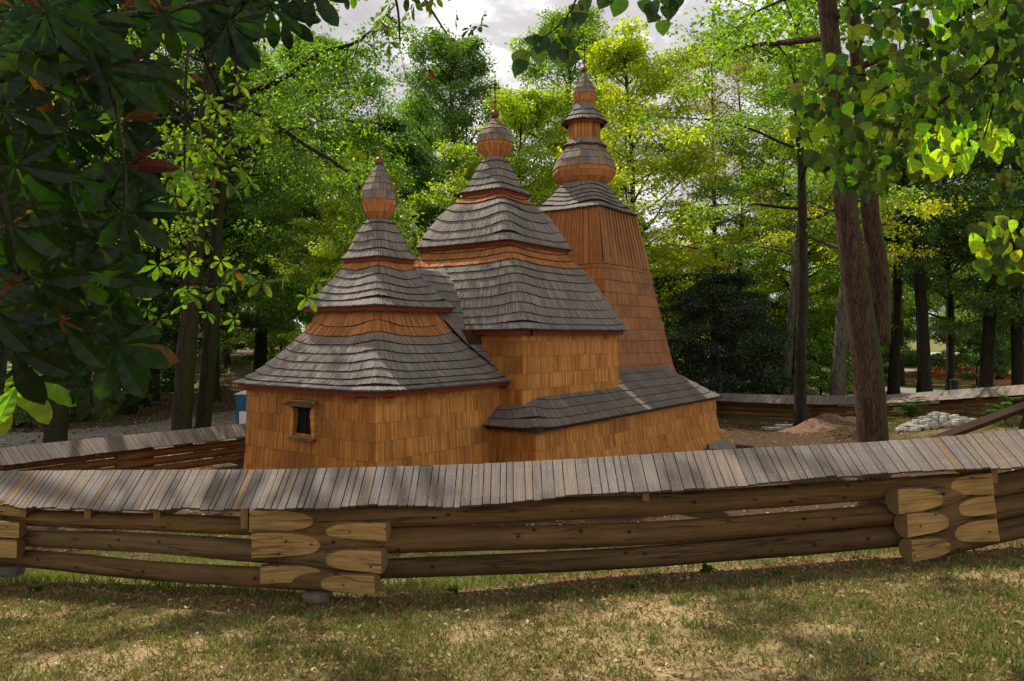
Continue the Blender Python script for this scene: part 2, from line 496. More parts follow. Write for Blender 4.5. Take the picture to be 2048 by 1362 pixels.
for k in range(13):
    x0=-.52+k*.08; c=tuple(v*.6 for v in pick(BROWN,.2))
    O=face_o+Z*.40+X*x0
    b.box((0,-.26,0),(.074,.02,.025),c,0,(O,X,(Y*1+Z*.42).normalized(),(Z-Y*.42).normalized()))
b.build('window_hood',M_sh,win)
b=MB()
for k in range(11):
    x0=-.44+k*.08; c=tuple(v*.6 for v in pick(BROWN,.2))
    O=face_o-Z*.43+X*x0
    b.box((0,-.20,0),(.074,.06,.025),c,0,(O,X,(Y*1+Z*.35).normalized(),(Z-Y*.35).normalized()))
b.build('sill',M_sh,win)
b=MB(); b.box((-.008,.02,-.4),(.008,.036,.4),frame=fr); b.box((-.28,.02,-.01),(.28,.036,.01),frame=fr); b.build('window_bar',M_iron,win)

# --- sanctuary roofs
NP=22
roof('roof',0,0,[(2.72,2.90,14),(2.38,3.10,14),(2.02,3.45,13),(1.66,3.86,13),(1.33,4.30,12),(1.10,4.90,12)],10,.69,w=.056,trim=(.11,.15),mixw=.1,label='lowest sanctuary roof tier of grey shingles, orange at the top')
roof('roof',0,0,[(1.49,4.80,12),(1.26,5.05,12),(1.04,5.32,11),(.80,5.66,10),(.62,5.98,9),(.50,6.25,9)],8,.60,w=.054,trim=(.06,.13),mixw=.0,label='middle sanctuary roof tier of grey shingles')
roof('roof',0,0,[(.735,6.06,8),(.62,6.28,5.5),(.54,6.55,4),(.44,6.85,2.8),(.28,7.10,2)],5,2,w=.05,lift=.3,trim=(.04,.13),label='bell shaped top tier of the sanctuary roof')
def dome(name,cu,cv,rows,n,split,w=.055,label=None):
    prof=[(r,r,z,2) for r,z in rows]; S=ringsurf(cu,cv,prof,True)
    mb=MB(); under(mb,ringsurf(cu,cv,[(r*.90,r*.90,z,2) for r,z in rows],True),16,(.06,.03,.015),16)
    shingles(mb,S,3,w,lambda *a:pick(ORNG,.12),t0=0,t1=split+.05,thick=.008,jit=0,overlap=.08,gap=.02)
    shingles(mb,S,n,w,lambda *a:(pick(GREY,.15) if random.random()<.7 else pick(BROWN,.15)),t0=split,t1=1,thick=.018,jit=.04)
    o=mb.build(name,M_sh,church)
    if label:o['label']=label
    return o
def finial(cu,cv,z,r,ztop,cross=True,bars=((.75,.10),(.6,.17))):
    c=U(cu,cv,0); mb=MB()
    pr=[(r*.25,z-r*1.7),(r*.35,z-r*1.05)]+[(r*math.sin(a),z-r*math.cos(a)) for a in [math.pi*k/12 for k in range(2,12)]]+[(r*.3,z+r*1.1),(r*.22,z+r*2.2),(r*.15,z+r*2.8)]
    mb.lathe(c.x,c.y,pr,16)
    zb=z+r*3.0; r2=r*.42
    mb.lathe(c.x,c.y,[(r2*math.sin(a)+.002,zb-r2*math.cos(a)) for a in [math.pi*k/8 for k in range(0,9)]],12)
    o=mb.build('finial',M_copper,church,smooth=True)
    if cross:
        mb=MB(); mb.tube([(c.x,c.y,zb),(c.x,c.y,ztop)],[.020,.015],6)
        H=ztop-zb; D=P*.7-A*.7; D.normalize()
        for f,h in bars:
            mb.tube([(c+D*-h)+Z*(zb+H*f),(c+D*h)+Z*(zb+H*f)],[.016,.016],6)
            for s in (-1,1):
                q=c+D*(s*h)+Z*(zb+H*f)
                mb.tube([q-Z*.025,q+Z*.025],[.016,.016],6)
        for k in range(8):   # small ring of rays around the crossing
            a=k*math.pi/4+.39; q=c+Z*(zb+H*.62)
            mb.tube([q+D*math.cos(a)*.03+Z*math.sin(a)*.03,q+D*math.cos(a)*.12+Z*math.sin(a)*.12],[.012,.008],5)
        mb.build('cross',M_iron,church)
dome('dome',0,0,[(.21,7.10),(.37,7.28),(.445,7.48),(.46,7.66),(.43,7.88),(.345,8.04),(.25,8.20),(.16,8.36),(.07,8.52)],5,.33,label='slim teardrop onion dome of the sanctuary')
finial(0,0,8.62,.115,9.80)

# --- nave
NU,NV=4.76,-.16
skz=2.2
wallring('wall',NU,NV,2.62,2.89,[1.9,2.28,2.68,3.10,3.55,3.95,4.3],wallpal(9),flare=0,w=.066,label='upper nave wall of orange shingles')
ru,rv=.958,1.042
roof('roof',NU,NV,[(3.14,4.25,14),(2.90,4.62,14),(2.60,5.20,13),(2.30,5.76,13),(1.97,6.22,12),(1.62,6.66,12),(1.45,7.0,12)],13,.60,w=.058,ru=ru,rv=rv,trim=(.12,.16),lift=.5,liftlen=.7,mixw=.0,label='large lowest nave roof tier of grey shingles')
roof('roof',NU,NV,[(1.82,6.74,12),(1.66,7.05,12),(1.42,7.52,11),(1.10,7.98,10),(.80,8.26,9),(.60,8.55,8)],8,.62,w=.056,ru=.98,rv=1.02,trim=(.08,.13),lift=.6,mixw=.05,label='middle nave roof tier of grey shingles')
roof('roof',NU,NV,[(.86,8.44,7),(.70,8.66,5),(.58,8.95,3.6),(.50,9.26,2.6),(.30,9.60,2)],5,2,w=.052,lift=.25,trim=(.05,.14),label='bell shaped top tier of the nave roof')
dome('dome',NU,NV,[(.28,9.55),(.50,9.80),(.58,10.03),(.54,10.28),(.39,10.50),(.20,10.66),(.08,10.80)],5,.33,w=.06,label='round onion dome of the nave')
finial(NU,NV,10.95,.13,12.05)
# saddle roof joining sanctuary and nave
gb=MB()
prof=[(2.30,3.15),(1.92,3.57),(1.55,4.03),(1.12,4.72),(.75,5.22),(.38,5.62),(.0,5.92)]
def GS(side):
    def S(j,f,t):
        n=len(prof)-1;x=max(0,min(.9999,t))*n;i=int(x);v=lerp(prof[i][0],prof[i+1][0],x-i);z=lerp(prof[i][1],prof[i+1][1],x-i)
        f2=f if side<0 else 1-f
        return U(lerp(max(.3,v-.12),4.2,f2),side*v,z)
    return S
for sd in (-1,1):
    S=GS(sd)
    for a in range(12):
        gb.face([S(0,0,a/12)-Z*.03,S(0,1,a/12)-Z*.03,S(0,1,(a+1)/12)-Z*.03,S(0,0,(a+1)/12)-Z*.03],(.03,.02,.015))
    shingles(gb,S,10,.056,roofpal(2),sides=(0,),wavy=.15)
o=gb.build('roof',M_sh,church); o['label']='small saddle roof joining sanctuary and nave roofs'
# sanctuary-nave gap wall
b=MB()
S=ringsurf(2.5,0,[(.9,1.75,2.9,99),(.9,1.7,4.25,99)],linear=True); under(b,S,1,(.09,.045,.02),4); o=b.build('wall',M_sh,church); o['label']='short wall between sanctuary and nave roofs'

# --- aisle with lean-to skirt roof around nave and tower
u0,u1=1.72,13.85; cu=(u0+u1)/2; hu=(u1-u0)/2; hv=3.74
wallring('wall',cu,0,hu,hv,[0,.42,.84,1.22,1.60,1.95],wallpal(4),flare=.30,w=.068,label='long low aisle wall of orange shingles')
prof=[(hu+.33,hv+.33,1.80,20),(hu+.02,hv+.02,1.98,20),(hu-.35,hv-.35,2.22,22),(hu-.72,hv-.72,2.46,24),(hu-1.08,hv-1.08,2.74,26),(hu-1.34,hv-1.34,2.97,29)]
S=ringsurf(cu,0,prof); mb=MB(); under(mb,S,8,(.035,.022,.015),30)
def skirtpal(ta,tb,i,n,j,f):
    c=pick(GREY,.16); c=tuple(x*.8 for x in c)
    if random.random()<.2: c=mixp(c,pick(BROWN),.5)
    return c
shingles(mb,S,6,.058,skirtpal,lift=.5,liftlen=.6,teeth=True)
o=mb.build('roof',M_sh,church); o['label']='long low lean-to roof of weathered grey shingles'
b=MB(); b.face([U(u0+1.4,-2.35,2.93),U(u1-1.4,-2.35,2.93),U(u1-1.4,2.35,2.93),U(u0+1.4,2.35,2.93)],(.1,.08,.07)); b.build('roof',M_sh,church)['label']='flat inner part of the low roof'
S=ringsurf(cu,0,[(hu+.20,hv+.20,1.70,99),(hu+.2,hv+.2,1.86,99)],linear=True); b=MB(); under(b,S,1,(1,1,1),4); b.build('eave_trim',M_brownwood,church)

# --- bell tower
TU,TV=10.50,.02
def towpal(ta,tb,i,n,j,f):
    c=pick(ORNG,.14)
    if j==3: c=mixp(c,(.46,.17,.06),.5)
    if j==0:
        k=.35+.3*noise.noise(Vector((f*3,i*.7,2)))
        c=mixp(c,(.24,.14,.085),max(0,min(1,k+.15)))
    return c
tz=[2.2,2.62,3.04,3.46,3.88,4.3,4.72,5.14,5.56,5.98,6.40,6.62]
def th(z): 
    t=(z-2.9)/(8.65-2.9); return lerp(2.44,1.40,t)+.12*max(0,(1-(z-2.2)/1.2))**2
S=ringsurf(TU,TV,[(th(z),th(z),z,99) for z in tz],linear=True)
mb=MB(); under(mb,ringsurf(TU,TV,[(th(z)-.012,th(z)-.012,z,99) for z in tz],linear=True),len(tz)-1,(.05,.025,.012),4)
n=len(tz)-1
shingles(mb,S,n,.10,towpal,levels=[i/n for i in range(n+1)],thick=.026,gap=.04,overlap=.02,jit=.03,wavy=.08,closed=True)
o=mb.build('wall',M_sh,church); o['label']='tapering shingled tower wall'
S=ringsurf(TU,TV,[(th(z)+.015,th(z)+.015,z,99) for z in (6.55,8.66)],linear=True)
mb=MB(); under(mb,ringsurf(TU,TV,[(th(z),th(z),z,99) for z in (6.55,8.66)],linear=True),1,(.05,.025,.012),4)
shingles(mb,S,1,.19,towpal,thick=.03,gap=.03,overlap=0,jit=.01)
# cover strips
for j in range(4):
    for k in range(1,13):
        f=k/13; a=S(j,f,0);b2=S(j,f,1); d=(S(j,min(f+.01,1),0)-S(j,f,0)).normalized(); nn=d.cross(b2-a).normalized()
        c=towpal(0,1,0,1,j,f); c=tuple(x*1.1 for x in c)
        q=[a-d*.02+nn*.05,a+d*.02+nn*.05,b2+d*.02+nn*.05,b2-d*.02+nn*.05]
        mb.face(q,c,[(f*9,0),(f*9+.04,0),(f*9+.04,2),(f*9,2)])
        mb.face([a+d*.02+nn*.05,a+d*.02,b2+d*.02,b2+d*.02+nn*.05],tuple(x*.6 for x in c))
        mb.face([a-d*.02,a-d*.02+nn*.05,b2-d*.02+nn*.05,b2-d*.02],tuple(x*.6 for x in c))
o=mb.build('belfry_wall',M_sh,church); o['label']='top of the tower clad with vertical boards'
roof('roof',TU,TV,[(1.56,8.56,10),(1.30,8.84,7),(1.10,9.12,5),(.95,9.40,3.2),(.80,9.74,2)],7,.86,w=.06,lift=.9,liftlen=.9,mixw=.0,trim=(.14,.10),label='flared tower roof of grey shingles')
dome('dome',TU,TV,[(.80,9.68),(1.07,9.90),(1.17,10.15),(1.12,10.45),(.95,10.76),(.75,11.02),(.60,11.22)],4,.38,w=.08,label='large squat onion dome of the bell tower')
roof('roof',TU,TV,[(.80,11.08,2),(.70,11.17,2),(.60,11.34,2)],1,2,w=.07,lift=0,oct_=True,trim=(.05,.08),label='small shingled collar above the large dome')
S=ringsurf(TU,TV,[(.60,.60,11.3,2),(.60,.60,12.15,2)],True,True); mb=MB(); under(mb,ringsurf(TU,TV,[(.585,.585,11.3,2),(.585,.585,12.15,2)],True,True),1,(.06,.03,.015),8)
shingles(mb,S,1,.13,lambda *a:pick(ORNG,.12),thick=.012,jit=0,overlap=0); o=mb.build('lantern',M_sh,church); o['label']='narrow boarded lantern drum of the tower'
roof('roof',TU,TV,[(.83,11.98,2),(.68,12.16,2),(.52,12.38,2),(.36,12.68,2)],3,2,w=.07,lift=0,oct_=True,trim=(.08,.12),label='small octagonal lantern roof')
dome('dome',TU,TV,[(.29,12.64),(.39,12.80),(.425,13.0),(.40,13.2),(.31,13.42),(.18,13.62),(.08,13.85)],4,.38,w=.055,label='topmost small onion dome of the bell tower')
finial(TU,TV,14.02,.115,15.0)
# black purlin ends under the eaves
for (u,v,z) in ((-LA-.12,-LW+.28,2.82),(-LA+.28,-LW-.12,2.82),(-LA-.12,LW-.2,2.82),(LA-.15,-LW-.12,2.78),(NU-2.5,NV-3.0,4.18)):
    q=U(u,v,z); b=MB(); 
    d=A if v>-LW-.05 and v<LW+.05 and u<-LA else P
    b.tube([q-d*.12,q+d*.2],[.085,.085],10); b.build('purlin_end',M_black,church)

# ================================================================== FENCES
LOGC=[(.19,.105,.038),(.23,.13,.046),(.165,.095,.037),(.19,.12,.052)]
HEWC=(.50,.31,.115)
def smoothpath(pts,n):
    out=[]
    for i in range(n+1): out.append(Vector(catmull([tuple(p) for p in pts],i/n)))
    return out
def make_log(parent,pts,r0,r1,hew0=0,hew1=0,side=Vector((0,-1,0)),c=None,seg=None,label=None,detail=True,hk=.62):
    """peeled log; each hewn end is cut to a flat face looking to 'side'"""
    L=sum((pts[i+1]-pts[i]).length for i in range(len(pts)-1))
    if detail:
        ts=[]; 
        e0=hew0*1.25; e1=hew1*1.25
        if hew0: ts+=list(np.linspace(0,e0,54)[:-1])
        ts+=list(np.linspace(e0,L-e1,max(8,int(L/.12))))
        if hew1: ts+=list(np.linspace(L-e1,L,54)[1:])
    else: ts=list(np.linspace(0,L,9))
    sp=smoothpath(pts,60); cum=[0]
    for i in range(60): cum.append(cum[-1]+(sp[i+1]-sp[i]).length)
    k=cum[-1]/L
    def at(s):
        s*=k; i=max(0,min(59,int(np.searchsorted(cum,s))-1)); f=(s-cum[i])/(cum[i+1]-cum[i]); return sp[i].lerp(sp[i+1],f)
    n=72 if detail else 14
    V=[];mb=MB(); c=c or pick(LOGC,.12); seed=random.random()*50
    rows=[];flag=[]
    for s in ts:
        p=at(s); d=(at(min(s+.02,L))-at(max(s-.02,0))).normalized()
        sd=(side-d*side.dot(d)).normalized(); up=d.cross(sd)
        if up.z<0: up=-up
        r=lerp(r0,r1,s/L)*(1+.05*noise.noise(Vector((s*1.1+seed,0,0)))+.02*noise.noise(Vector((s*5+seed,3,0))))
        lim=9
        if hew0 and s<hew0*1.2: 
            lim=min(lim,lerp(r*hk*.55,r*1.02,(max(0,s)/hew0)**2.6))
        if hew1 and L-s<hew1*1.2: lim=min(lim,lerp(r*hk*.55,r*1.02,((L-s)/hew1)**2.6))
        row=[];fl=[]
        for q in range(n):
            a=2*math.pi*q/n
            rr=r*(1+.035*noise.noise(Vector((math.cos(a)*1.2+seed,math.sin(a)*1.2,s*.8))))
            x=math.cos(a)*rr;y=math.sin(a)*rr
            h=bool(x>lim)
            if h: x=lim
            row.append(p+sd*x+up*y); fl.append(h)
        rows.append(row);flag.append(fl)
    b0=0
    for row in rows: mb.v.extend([tuple(q) for q in row])
    for i in range(len(rows)-1):
        for q in range(n):
            q2=(q+1)%n
            hh=(flag[i][q]+flag[i][q2]+flag[i+1][q]+flag[i+1][q2])>=3
            mb.f.append((i*n+q,i*n+q2,(i+1)*n+q2,(i+1)*n+q))
            cc=c if not hh else tuple(x*(1+.08*noise.noise(Vector((ts[i]*9,q*.4,seed)))) for x in HEWC)
            if not hh:
                k2=.5+.5*math.sin(2*math.pi*q/n); mottled=noise.noise(Vector((ts[i]*.9+seed,q*.12,2)))
                cc=tuple(x*(1+.25*mottled) for x in c)
            mb.c.append(cc); mb.m.append(1 if hh else 0)
            u0=q/n*.7+seed;u1=(q+1)/n*.7+seed
            mb.uv.append([(u0,ts[i]),(u1,ts[i]),(u1,ts[i+1]),(u0,ts[i+1])])
    ec=(.28,.17,.08)
    mb.f.append(tuple(range(n))[::-1]);mb.c.append(ec);mb.m.append(1);mb.uv.append(None)
    e=(len(rows)-1)*n
    mb.f.append(tuple(e+q for q in range(n)));mb.c.append(ec);mb.m.append(1);mb.uv.append(None)
    o=mb.build('log',[M_log,M_hewn],parent,smooth=True)
    # keep sharp at hewn borders
    try:
        me=o.data; sm=[p.material_index==0 for p in me.polygons]; me.polygons.foreach_set('use_smooth',sm)
    except Exception: pass
    if label:o['label']=label
    return o
PLK=[(.27,.22,.19),(.25,.21,.19),(.29,.23,.19),(.22,.192,.18),(.30,.235,.18),(.255,.22,.208),(.26,.215,.19)]
def plank_roof(parent,ridge,eave,w=.11,back=None,nails=True,thick=.022,name='roof',pal=PLK,jit=.018):
    """ridge / eave: functions s->Vector, s in metres 0..L along the ridge"""
    fr,L=ridge; fe,_=eave
    mb=MB(); s=0
    def plank(a,b,a2,b2,c,nail):
        # a,b ridge ends; a2,b2 eave ends
        n=(b-a).cross(a-a2).normalized()
        if n.z<0:n=-n
        tilt=random.uniform(0,.006)
        T=n*(thick+tilt)
        ww=(b-a).length;ll=(a2-a).length;o=random.random()*40;o2=random.random()*9
        mb.face([a2+T,b2+T,b+T,a+T],c,[(o,o2),(o+ww,o2),(o+ww,o2+ll),(o,o2+ll)])
        dk=tuple(x*.45 for x in c)
        mb.face([a2,b2,b2+T,a2+T],dk); mb.face([a2+T,a+T,a,a2],dk); mb.face([b2,b,b+T,b2+T],dk)
        mb.face([a2,a,b,b2],dk)
        if nail:
            for t in (.22,.80):
                for g in ((.5,) if ww<.09 else (.28,.72)):
                    q=a.lerp(b,g).lerp(a2.lerp(b2,g),t+random.uniform(-.02,.02))+T+n*.002
                    e1=(b-a).normalized()*.005;e2=(a2-a).normalized()*.005
                    mb.face([q-e1-e2,q+e1-e2,q+e1+e2,q-e1+e2],(.6,.6,.6))
    drift=0
    while s<L:
        ww=w*random.uniform(.6,1.35); s1=min(L,s+ww); g=.005
        a=fr(s+g);b=fr(s1-g);drift=.85*drift+random.uniform(-jit,jit)
        a2=fe(s+g);b2=fe(s1-g); d=(a2-a).normalized()*drift
        c=pick(pal,.09)
        if random.random()<.03:c=(.30,.20,.12)
        nsh=noise.noise(Vector((s*.35,a.x*.2,0)))
        c=tuple(x*(1+.35*nsh) for x in c)
        if random.random()<.45:
            a=a+(b-a).normalized()*0
        plank(a,b,a2+d,b2+d,c,nails)
        if back:
            a3=back(s+g);b3=back(s1-g)
            up=Vector((0,0,.0))
            plank(b-Z*.004,a-Z*.004,b3,a3,pick(pal,.1),False)
        s=s1
    return mb.build(name,M_plank,parent)
def polyfun(pts):
    sp=smoothpath(pts,120); cum=[0]
    for i in range(120): cum.append(cum[-1]+(sp[i+1]-sp[i]).length)
    L=cum[-1]
    def f(s):
        s=max(0,min(L-1e-4,s)); i=max(0,min(119,int(np.searchsorted(cum,s,side='right'))-1)); t=(s-cum[i])/(cum[i+1]-cum[i]); return sp[i].lerp(sp[i+1],t)
    return f,L
# --- front fence
ff=thing('log_fence',(0,7.8,ground(0,7.8)),'nearest log fence with a plank roof, running across the grass in the foreground','fence','log fence sections around the churchyard')
RP=[(-190,949,9.75),(0,945,9.25),(250,943,8.6),(500,942,7.95),(640,940,7.65),(1000,929,7.9),(1400,905,8.05),(1790,884,8.25),(2048,861,8.2),(2260,838,8.0)]
EP=[1010,1016,1019,1023,1021,1008,977,949,934,915]
rid=[W(*p) for p in RP]; eav=[]
for (px,py,d),ey in zip(RP,EP):
    q=W(px,py,d); d2=d-.5; eav.append(Vector((q.x*1.0,d2,CAMZ-(ey-Y0)/F*d2)))
fr_=polyfun(rid)
spr=smoothpath(rid,120);spe=smoothpath(eav,120);cum=[0]
for i in range(120):cum.append(cum[-1]+(spr[i+1]-spr[i]).length)
def par(sp):
    def f(s):
        s=max(0,min(cum[-1]-1e-4,s));i=max(0,min(119,int(np.searchsorted(cum,s,side='right'))-1));t=(s-cum[i])/(cum[i+1]-cum[i]);return sp[i].lerp(sp[i+1],t)
    return f
fe=par(spe);fr=par(spr)
def fb(s):
    a=fr(s);b=fe(s); return Vector((a.x,2*a.y-b.y,b.z))
plank_roof(ff,(fr,cum[-1]),(fe,cum[-1]),.105,back=fb)
def LP(*pts): return [W(*p) for p in pts]
H=.62
# middle panel
make_log(ff,LP((500,1041,7.34),(800,1031,7.5),(1285,1010,7.82),(1780,977,8.08),(1984,966,7.88)),.112,.115,.62,.42)
make_log(ff,LP((505,1089,7.28),(790,1080,7.46),(1285,1067,7.80),(1780,1028,8.06),(1988,1007,7.86)),.13,.108,.66,.36)
make_log(ff,LP((522,1148,7.30),(780,1137,7.46),(1285,1114,7.80),(1780,1072,8.06),(1994,1058,7.84)),.092,.125,.60,.42)
# left panel
make_log(ff,LP((-70,1028,9.1),(100,1037,8.7),(300,1044,8.1),(500,1052,7.6),(775,1063,7.22)),.095,.09,0,.62)
make_log(ff,LP((-20,1072,8.95),(100,1078,8.65),(300,1086,8.1),(500,1101,7.58),(766,1121,7.18)),.092,.118,0,.56)
make_log(ff,LP((-120,1104,9.2),(100,1121,8.65),(300,1141,8.05),(500,1153,7.56),(752,1168,7.16)),.102,.10,0,.55)
# far left panel ends
make_log(ff,LP((-330,1035,8.6),(-100,1052,8.55),(42,1060,8.5)),.09,.095,0,.5)
make_log(ff,LP((-330,1075,8.6),(-100,1090,8.55),(38,1097,8.5)),.09,.108,0,.5)
make_log(ff,LP((-330,990,8.75),(-100,1005,8.7),(56,1019,8.7)),.09,.09,0,.4)
# right panel
make_log(ff,LP((1790,1002,7.82),(1900,987,8.03),(2048,960,8.2),(2290,915,8.1)),.135,.11,.52,0)
make_log(ff,LP((1808,1050,7.80),(1900,1035,8.0),(2048,1006,8.18),(2290,960,8.0)),.13,.11,.50,0)
make_log(ff,LP((1817,1101,7.78),(1900,1085,7.98),(2048,1052,8.15),(2290,1005,7.95)),.122,.115,.48,0)
# roof carrying blocks
for px,py0,py1,d in ((52,1010,1026,8.62),(180,1012,1034,8.35),(318,1014,1040,8.0),(492,1018,1054,7.42),(1983,935,964,7.95),(1290,985,1000,7.7)):
    a=W(px,py1,d); b=W(px,py0,d)
    mb=MB(); mb.box((-.035,-.05,a.z),(.035,.75,b.z+.02),(.34,.19,.07),frame=(Vector((a.x,a.y,0)),Vector((1,0,0)),Vector((0,1,0)),Z))
    mb.build('roof_bracket',M_plank,ff)
def stone_mb(c,sx,sy,sz,seed,n=(10,7)):
    mb=MB(); nu,nv=n; P_=[]
    for i in range(nv+1):
        for k in range(nu):
            a=2*math.pi*k/nu; b=math.pi*i/nv
            d=Vector((math.cos(a)*math.sin(b),math.sin(a)*math.sin(b),math.cos(b)))
            m=max(abs(d.x),abs(d.y),abs(d.z)); d2=d/m**.6
            r=1+.22*noise.noise(d*1.6+Vector((seed*3.1,seed,0)))
            P_.append(c+Vector((d2.x*sx*r,d2.y*sy*r,d2.z*sz*r)))
    mb.v=[tuple(p) for p in P_]
    for i in range(nv):
        for k in range(nu):
            k2=(k+1)%nu
            mb.f.append((i*nu+k,(i+1)*nu+k,(i+1)*nu+k2,i*nu+k2));mb.c.append((1,1,1));mb.uv.append(None);mb.m.append(0)
    return mb
for i,(px,py,d,sx,sy,sz,lb) in enumerate(((635,1192,7.35,.135,.12,.075,'flat stone under the left corner of the nearest fence'),(1895,1130,8.05,.11,.1,.07,'stone under the right corner of the nearest fence'),(1862,1135,8.2,.06,.06,.09,'narrow block beside the stone under the right fence corner'),(20,1140,8.9,.14,.12,.08,'stone under the far left end of the nearest fence'))):
    q=W(px,py,d); o=stone_mb(q,sx,sy,sz,i+2).build('foundation_stone',M_stone); tag(o,lb,'stone','stones carrying the nearest fence')

# --- rear fences
def rear_fence(label,pts,w,fl=0,loghs=(.52,.76,1.0),panel=5.0,drop=.36,run=.45,rr=.105,orange=.0):
    rp=[W(*p) for p in pts]; f,L=polyfun(rp)
    mid=f(L/2)
    root=thing('log_fence',(mid.x,mid.y,ground(mid.x,mid.y)),label,'fence','log fence sections around the churchyard')
    def nrm(s):
        d=(f(min(L,s+.2))-f(max(0,s-.2))).normalized(); n=Vector((d.y,-d.x,0)).normalized()
        if n.y>0:n=-n
        return n
    fe=lambda s:f(s)+nrm(s)*run-Z*drop
    fk=lambda s:f(s)-nrm(s)*run-Z*drop
    plank_roof(root,(f,L),(fe,L),w,back=fk,nails=False,jit=.012)
    s=0; k=0
    while s<L-.5:
        s1=min(L,s+panel+1.1)
        for i,h in enumerate(loghs):
            o=nrm(s)*(.05 if k%2 else -.05)
            zz=(.05 if k%2 else -.06)
            p=[f(lerp(s,s1,t))-Z*(h+zz)+o for t in (0,.33,.66,1)]
            c=pick(LOGC,.15)
            if orange: c=mixp(c,(.34,.15,.05),orange)
            make_log(root,p,rr,rr*1.05,0,0,c=c,detail=False)
        # bracket posts
        for t in (.3,.7):
            q=f(lerp(s,s1,t)); n=nrm(s); d=Vector((-n.y,n.x,0))
            mb=MB(); mb.box((-.05,-.36,-.42),(.05,.36,-.28),(.3,.17,.07),frame=(q,d,n,Z)); mb.build('roof_bracket',M_plank,root)
        s+=panel;k+=1
    return root
rear_fence('log fence with plank roof behind the church on its left, seen at the left edge',[(-200,922,16.3),(0,897,18.0),(245,872,20.9),(400,857,22.8),(490,848,24),(600,842,26)],.13,orange=.7)
rf=rear_fence('distant sunlit log fence with plank roof behind the church on its right',[(1385,785,38),(1425,786,37.2),(1540,790,35.4),(1700,792,32.9),(1778,790,31.5),(1900,781,28.6),(2048,770,26),(2260,752,23.5)],.17,panel=6,orange=.25)
q=W(1422,790,37.0); mb=MB(); mb.box((-.14,-.14,0),(.14,.14,1.05),(.4,.22,.08),frame=(Vector((q.x,q.y-.3,ground(q.x,q.y))),Vector((1,0,0)),Vector((0,1,0)),Z)); mb.build('post',M_plank,rf)

# ================================================================== GROUND
def axis(lo,hi,d0,dense_lo,dense_hi,g=1.12):
    a=list(np.arange(dense_lo,dense_hi+1e-6,d0)); s=d0;x=dense_hi
    while x<hi: s*=g;x+=s;a.append(x)
    s=d0;x=dense_lo
    while x>lo: s*=g;x-=s;a.insert(0,x)
    return a
xs=axis(-900,900,.25,-12,18);ys=axis(-60,1400,.25,2.5,40)
nx,ny=len(xs),len(ys)
V=np.zeros((ny,nx,3));CC=np.ones((ny,nx,4))
GRASS=(.17,.16,.06);DRY=(.42,.31,.155);DIRT=(.30,.15,.08);LITTER=(.095,.058,.034);LAWN=(.11,.125,.04)
fence_y=lambda x: float(np.interp(x,[-7,-5.2,-1.9,0,4.2,7],[9.0,8.6,7.3,7.7,8.15,8.0]))
for j,y in enumerate(ys):
    for i,x in enumerate(xs):
        V[j,i]=(x,y,ground(x,y))
        n1=noise.noise(Vector((x*.45,y*.9,1)));n2=noise.noise(Vector((x*1.7,y*1.7,9)))
        fy=fence_y(x)
        c=mixp(DRY,GRASS,max(0,min(1,.42+.9*n1+.5*n2-.04*x)))
        if y<fy+.25:
            dd=fy-y; k=ss(1.15,.15,dd)*ss(-.4,.1,.0+dd+.3)
            k*=max(0,min(1,.75+.6*n2))
            c=mixp(c,DIRT,k)
        else:
            g=mixp(LAWN,DRY,max(0,min(1,.35+.8*n1)))
            k=ss(11.5,15.0,y)*(1-.7*ss(12,15,x))
            c=mixp(g,LITTER,k)
            if x<-6: c=mixp(c,(.22,.16,.10),.5*ss(-6,-9,x)*ss(15,19,y))
        if y>33:
            k=ss(33,38,y)*ss(6,12,x)
            c=mixp(c,(.20,.185,.06),k)
        CC[j,i,:3]=c
me=bpy.data.meshes.new('ground')
idx=np.arange(nx*ny).reshape(ny,nx)
Q=np.stack([idx[:-1,:-1],idx[:-1,1:],idx[1:,1:],idx[1:,:-1]],-1).reshape(-1,4)
me.from_pydata(V.reshape(-1,3).tolist(),[],Q.tolist())
ca=me.color_attributes.new('Col','FLOAT_COLOR','POINT'); ca.data.foreach_set('color',CC.ravel())
me.polygons.foreach_set('use_smooth',[True]*len(Q))
m,nt,ns,ls=newmat('ground_soil')
at=N(ns,'ShaderNodeAttribute',attribute_name='Col');geo=N(ns,'ShaderNodeNewGeometry')
a=noise_n(ns,ls,geo.outputs['Position'],9,8,.75);b=noise_n(ns,ls,geo.outputs['Position'],60,4,.8)
c=mixc(ns,ls,1.,at.outputs['Color'],ramp(ns,ls,a,[(.3,.6),(.7,1.35)]),'MULTIPLY')
c=mixc(ns,ls,1.,c,ramp(ns,ls,b,[(.3,.55),(.7,1.4)]),'MULTIPLY')
v=N(ns,'ShaderNodeTexVoronoi');v.inputs['Scale'].default_value=14;ls.new(geo.outputs['Position'],v.inputs['Vector'])
f=ramp(ns,ls,v.outputs['Distance'],[(.12,1.),(.2,0.)]);sx=N(ns,'ShaderNodeSeparateColor');ls.new(v.outputs['Color'],sx.inputs[0])
f2=ramp(ns,ls,sx.outputs[0],[(.7,0.),(.72,1.)])
fm=N(ns,'ShaderNodeMath',operation='MULTIPLY');ls.new(f,fm.inputs[0]);ls.new(f2,fm.inputs[1])
c=mixc(ns,ls,fm.outputs[0],c,(.24,.15,.08))
finish(ns,ls,c,.95,b,.8,.02,.1)
me.materials.append(m);gr=bpy.data.objects.new('ground',me);col.objects.link(gr);tag(gr,kind='structure')
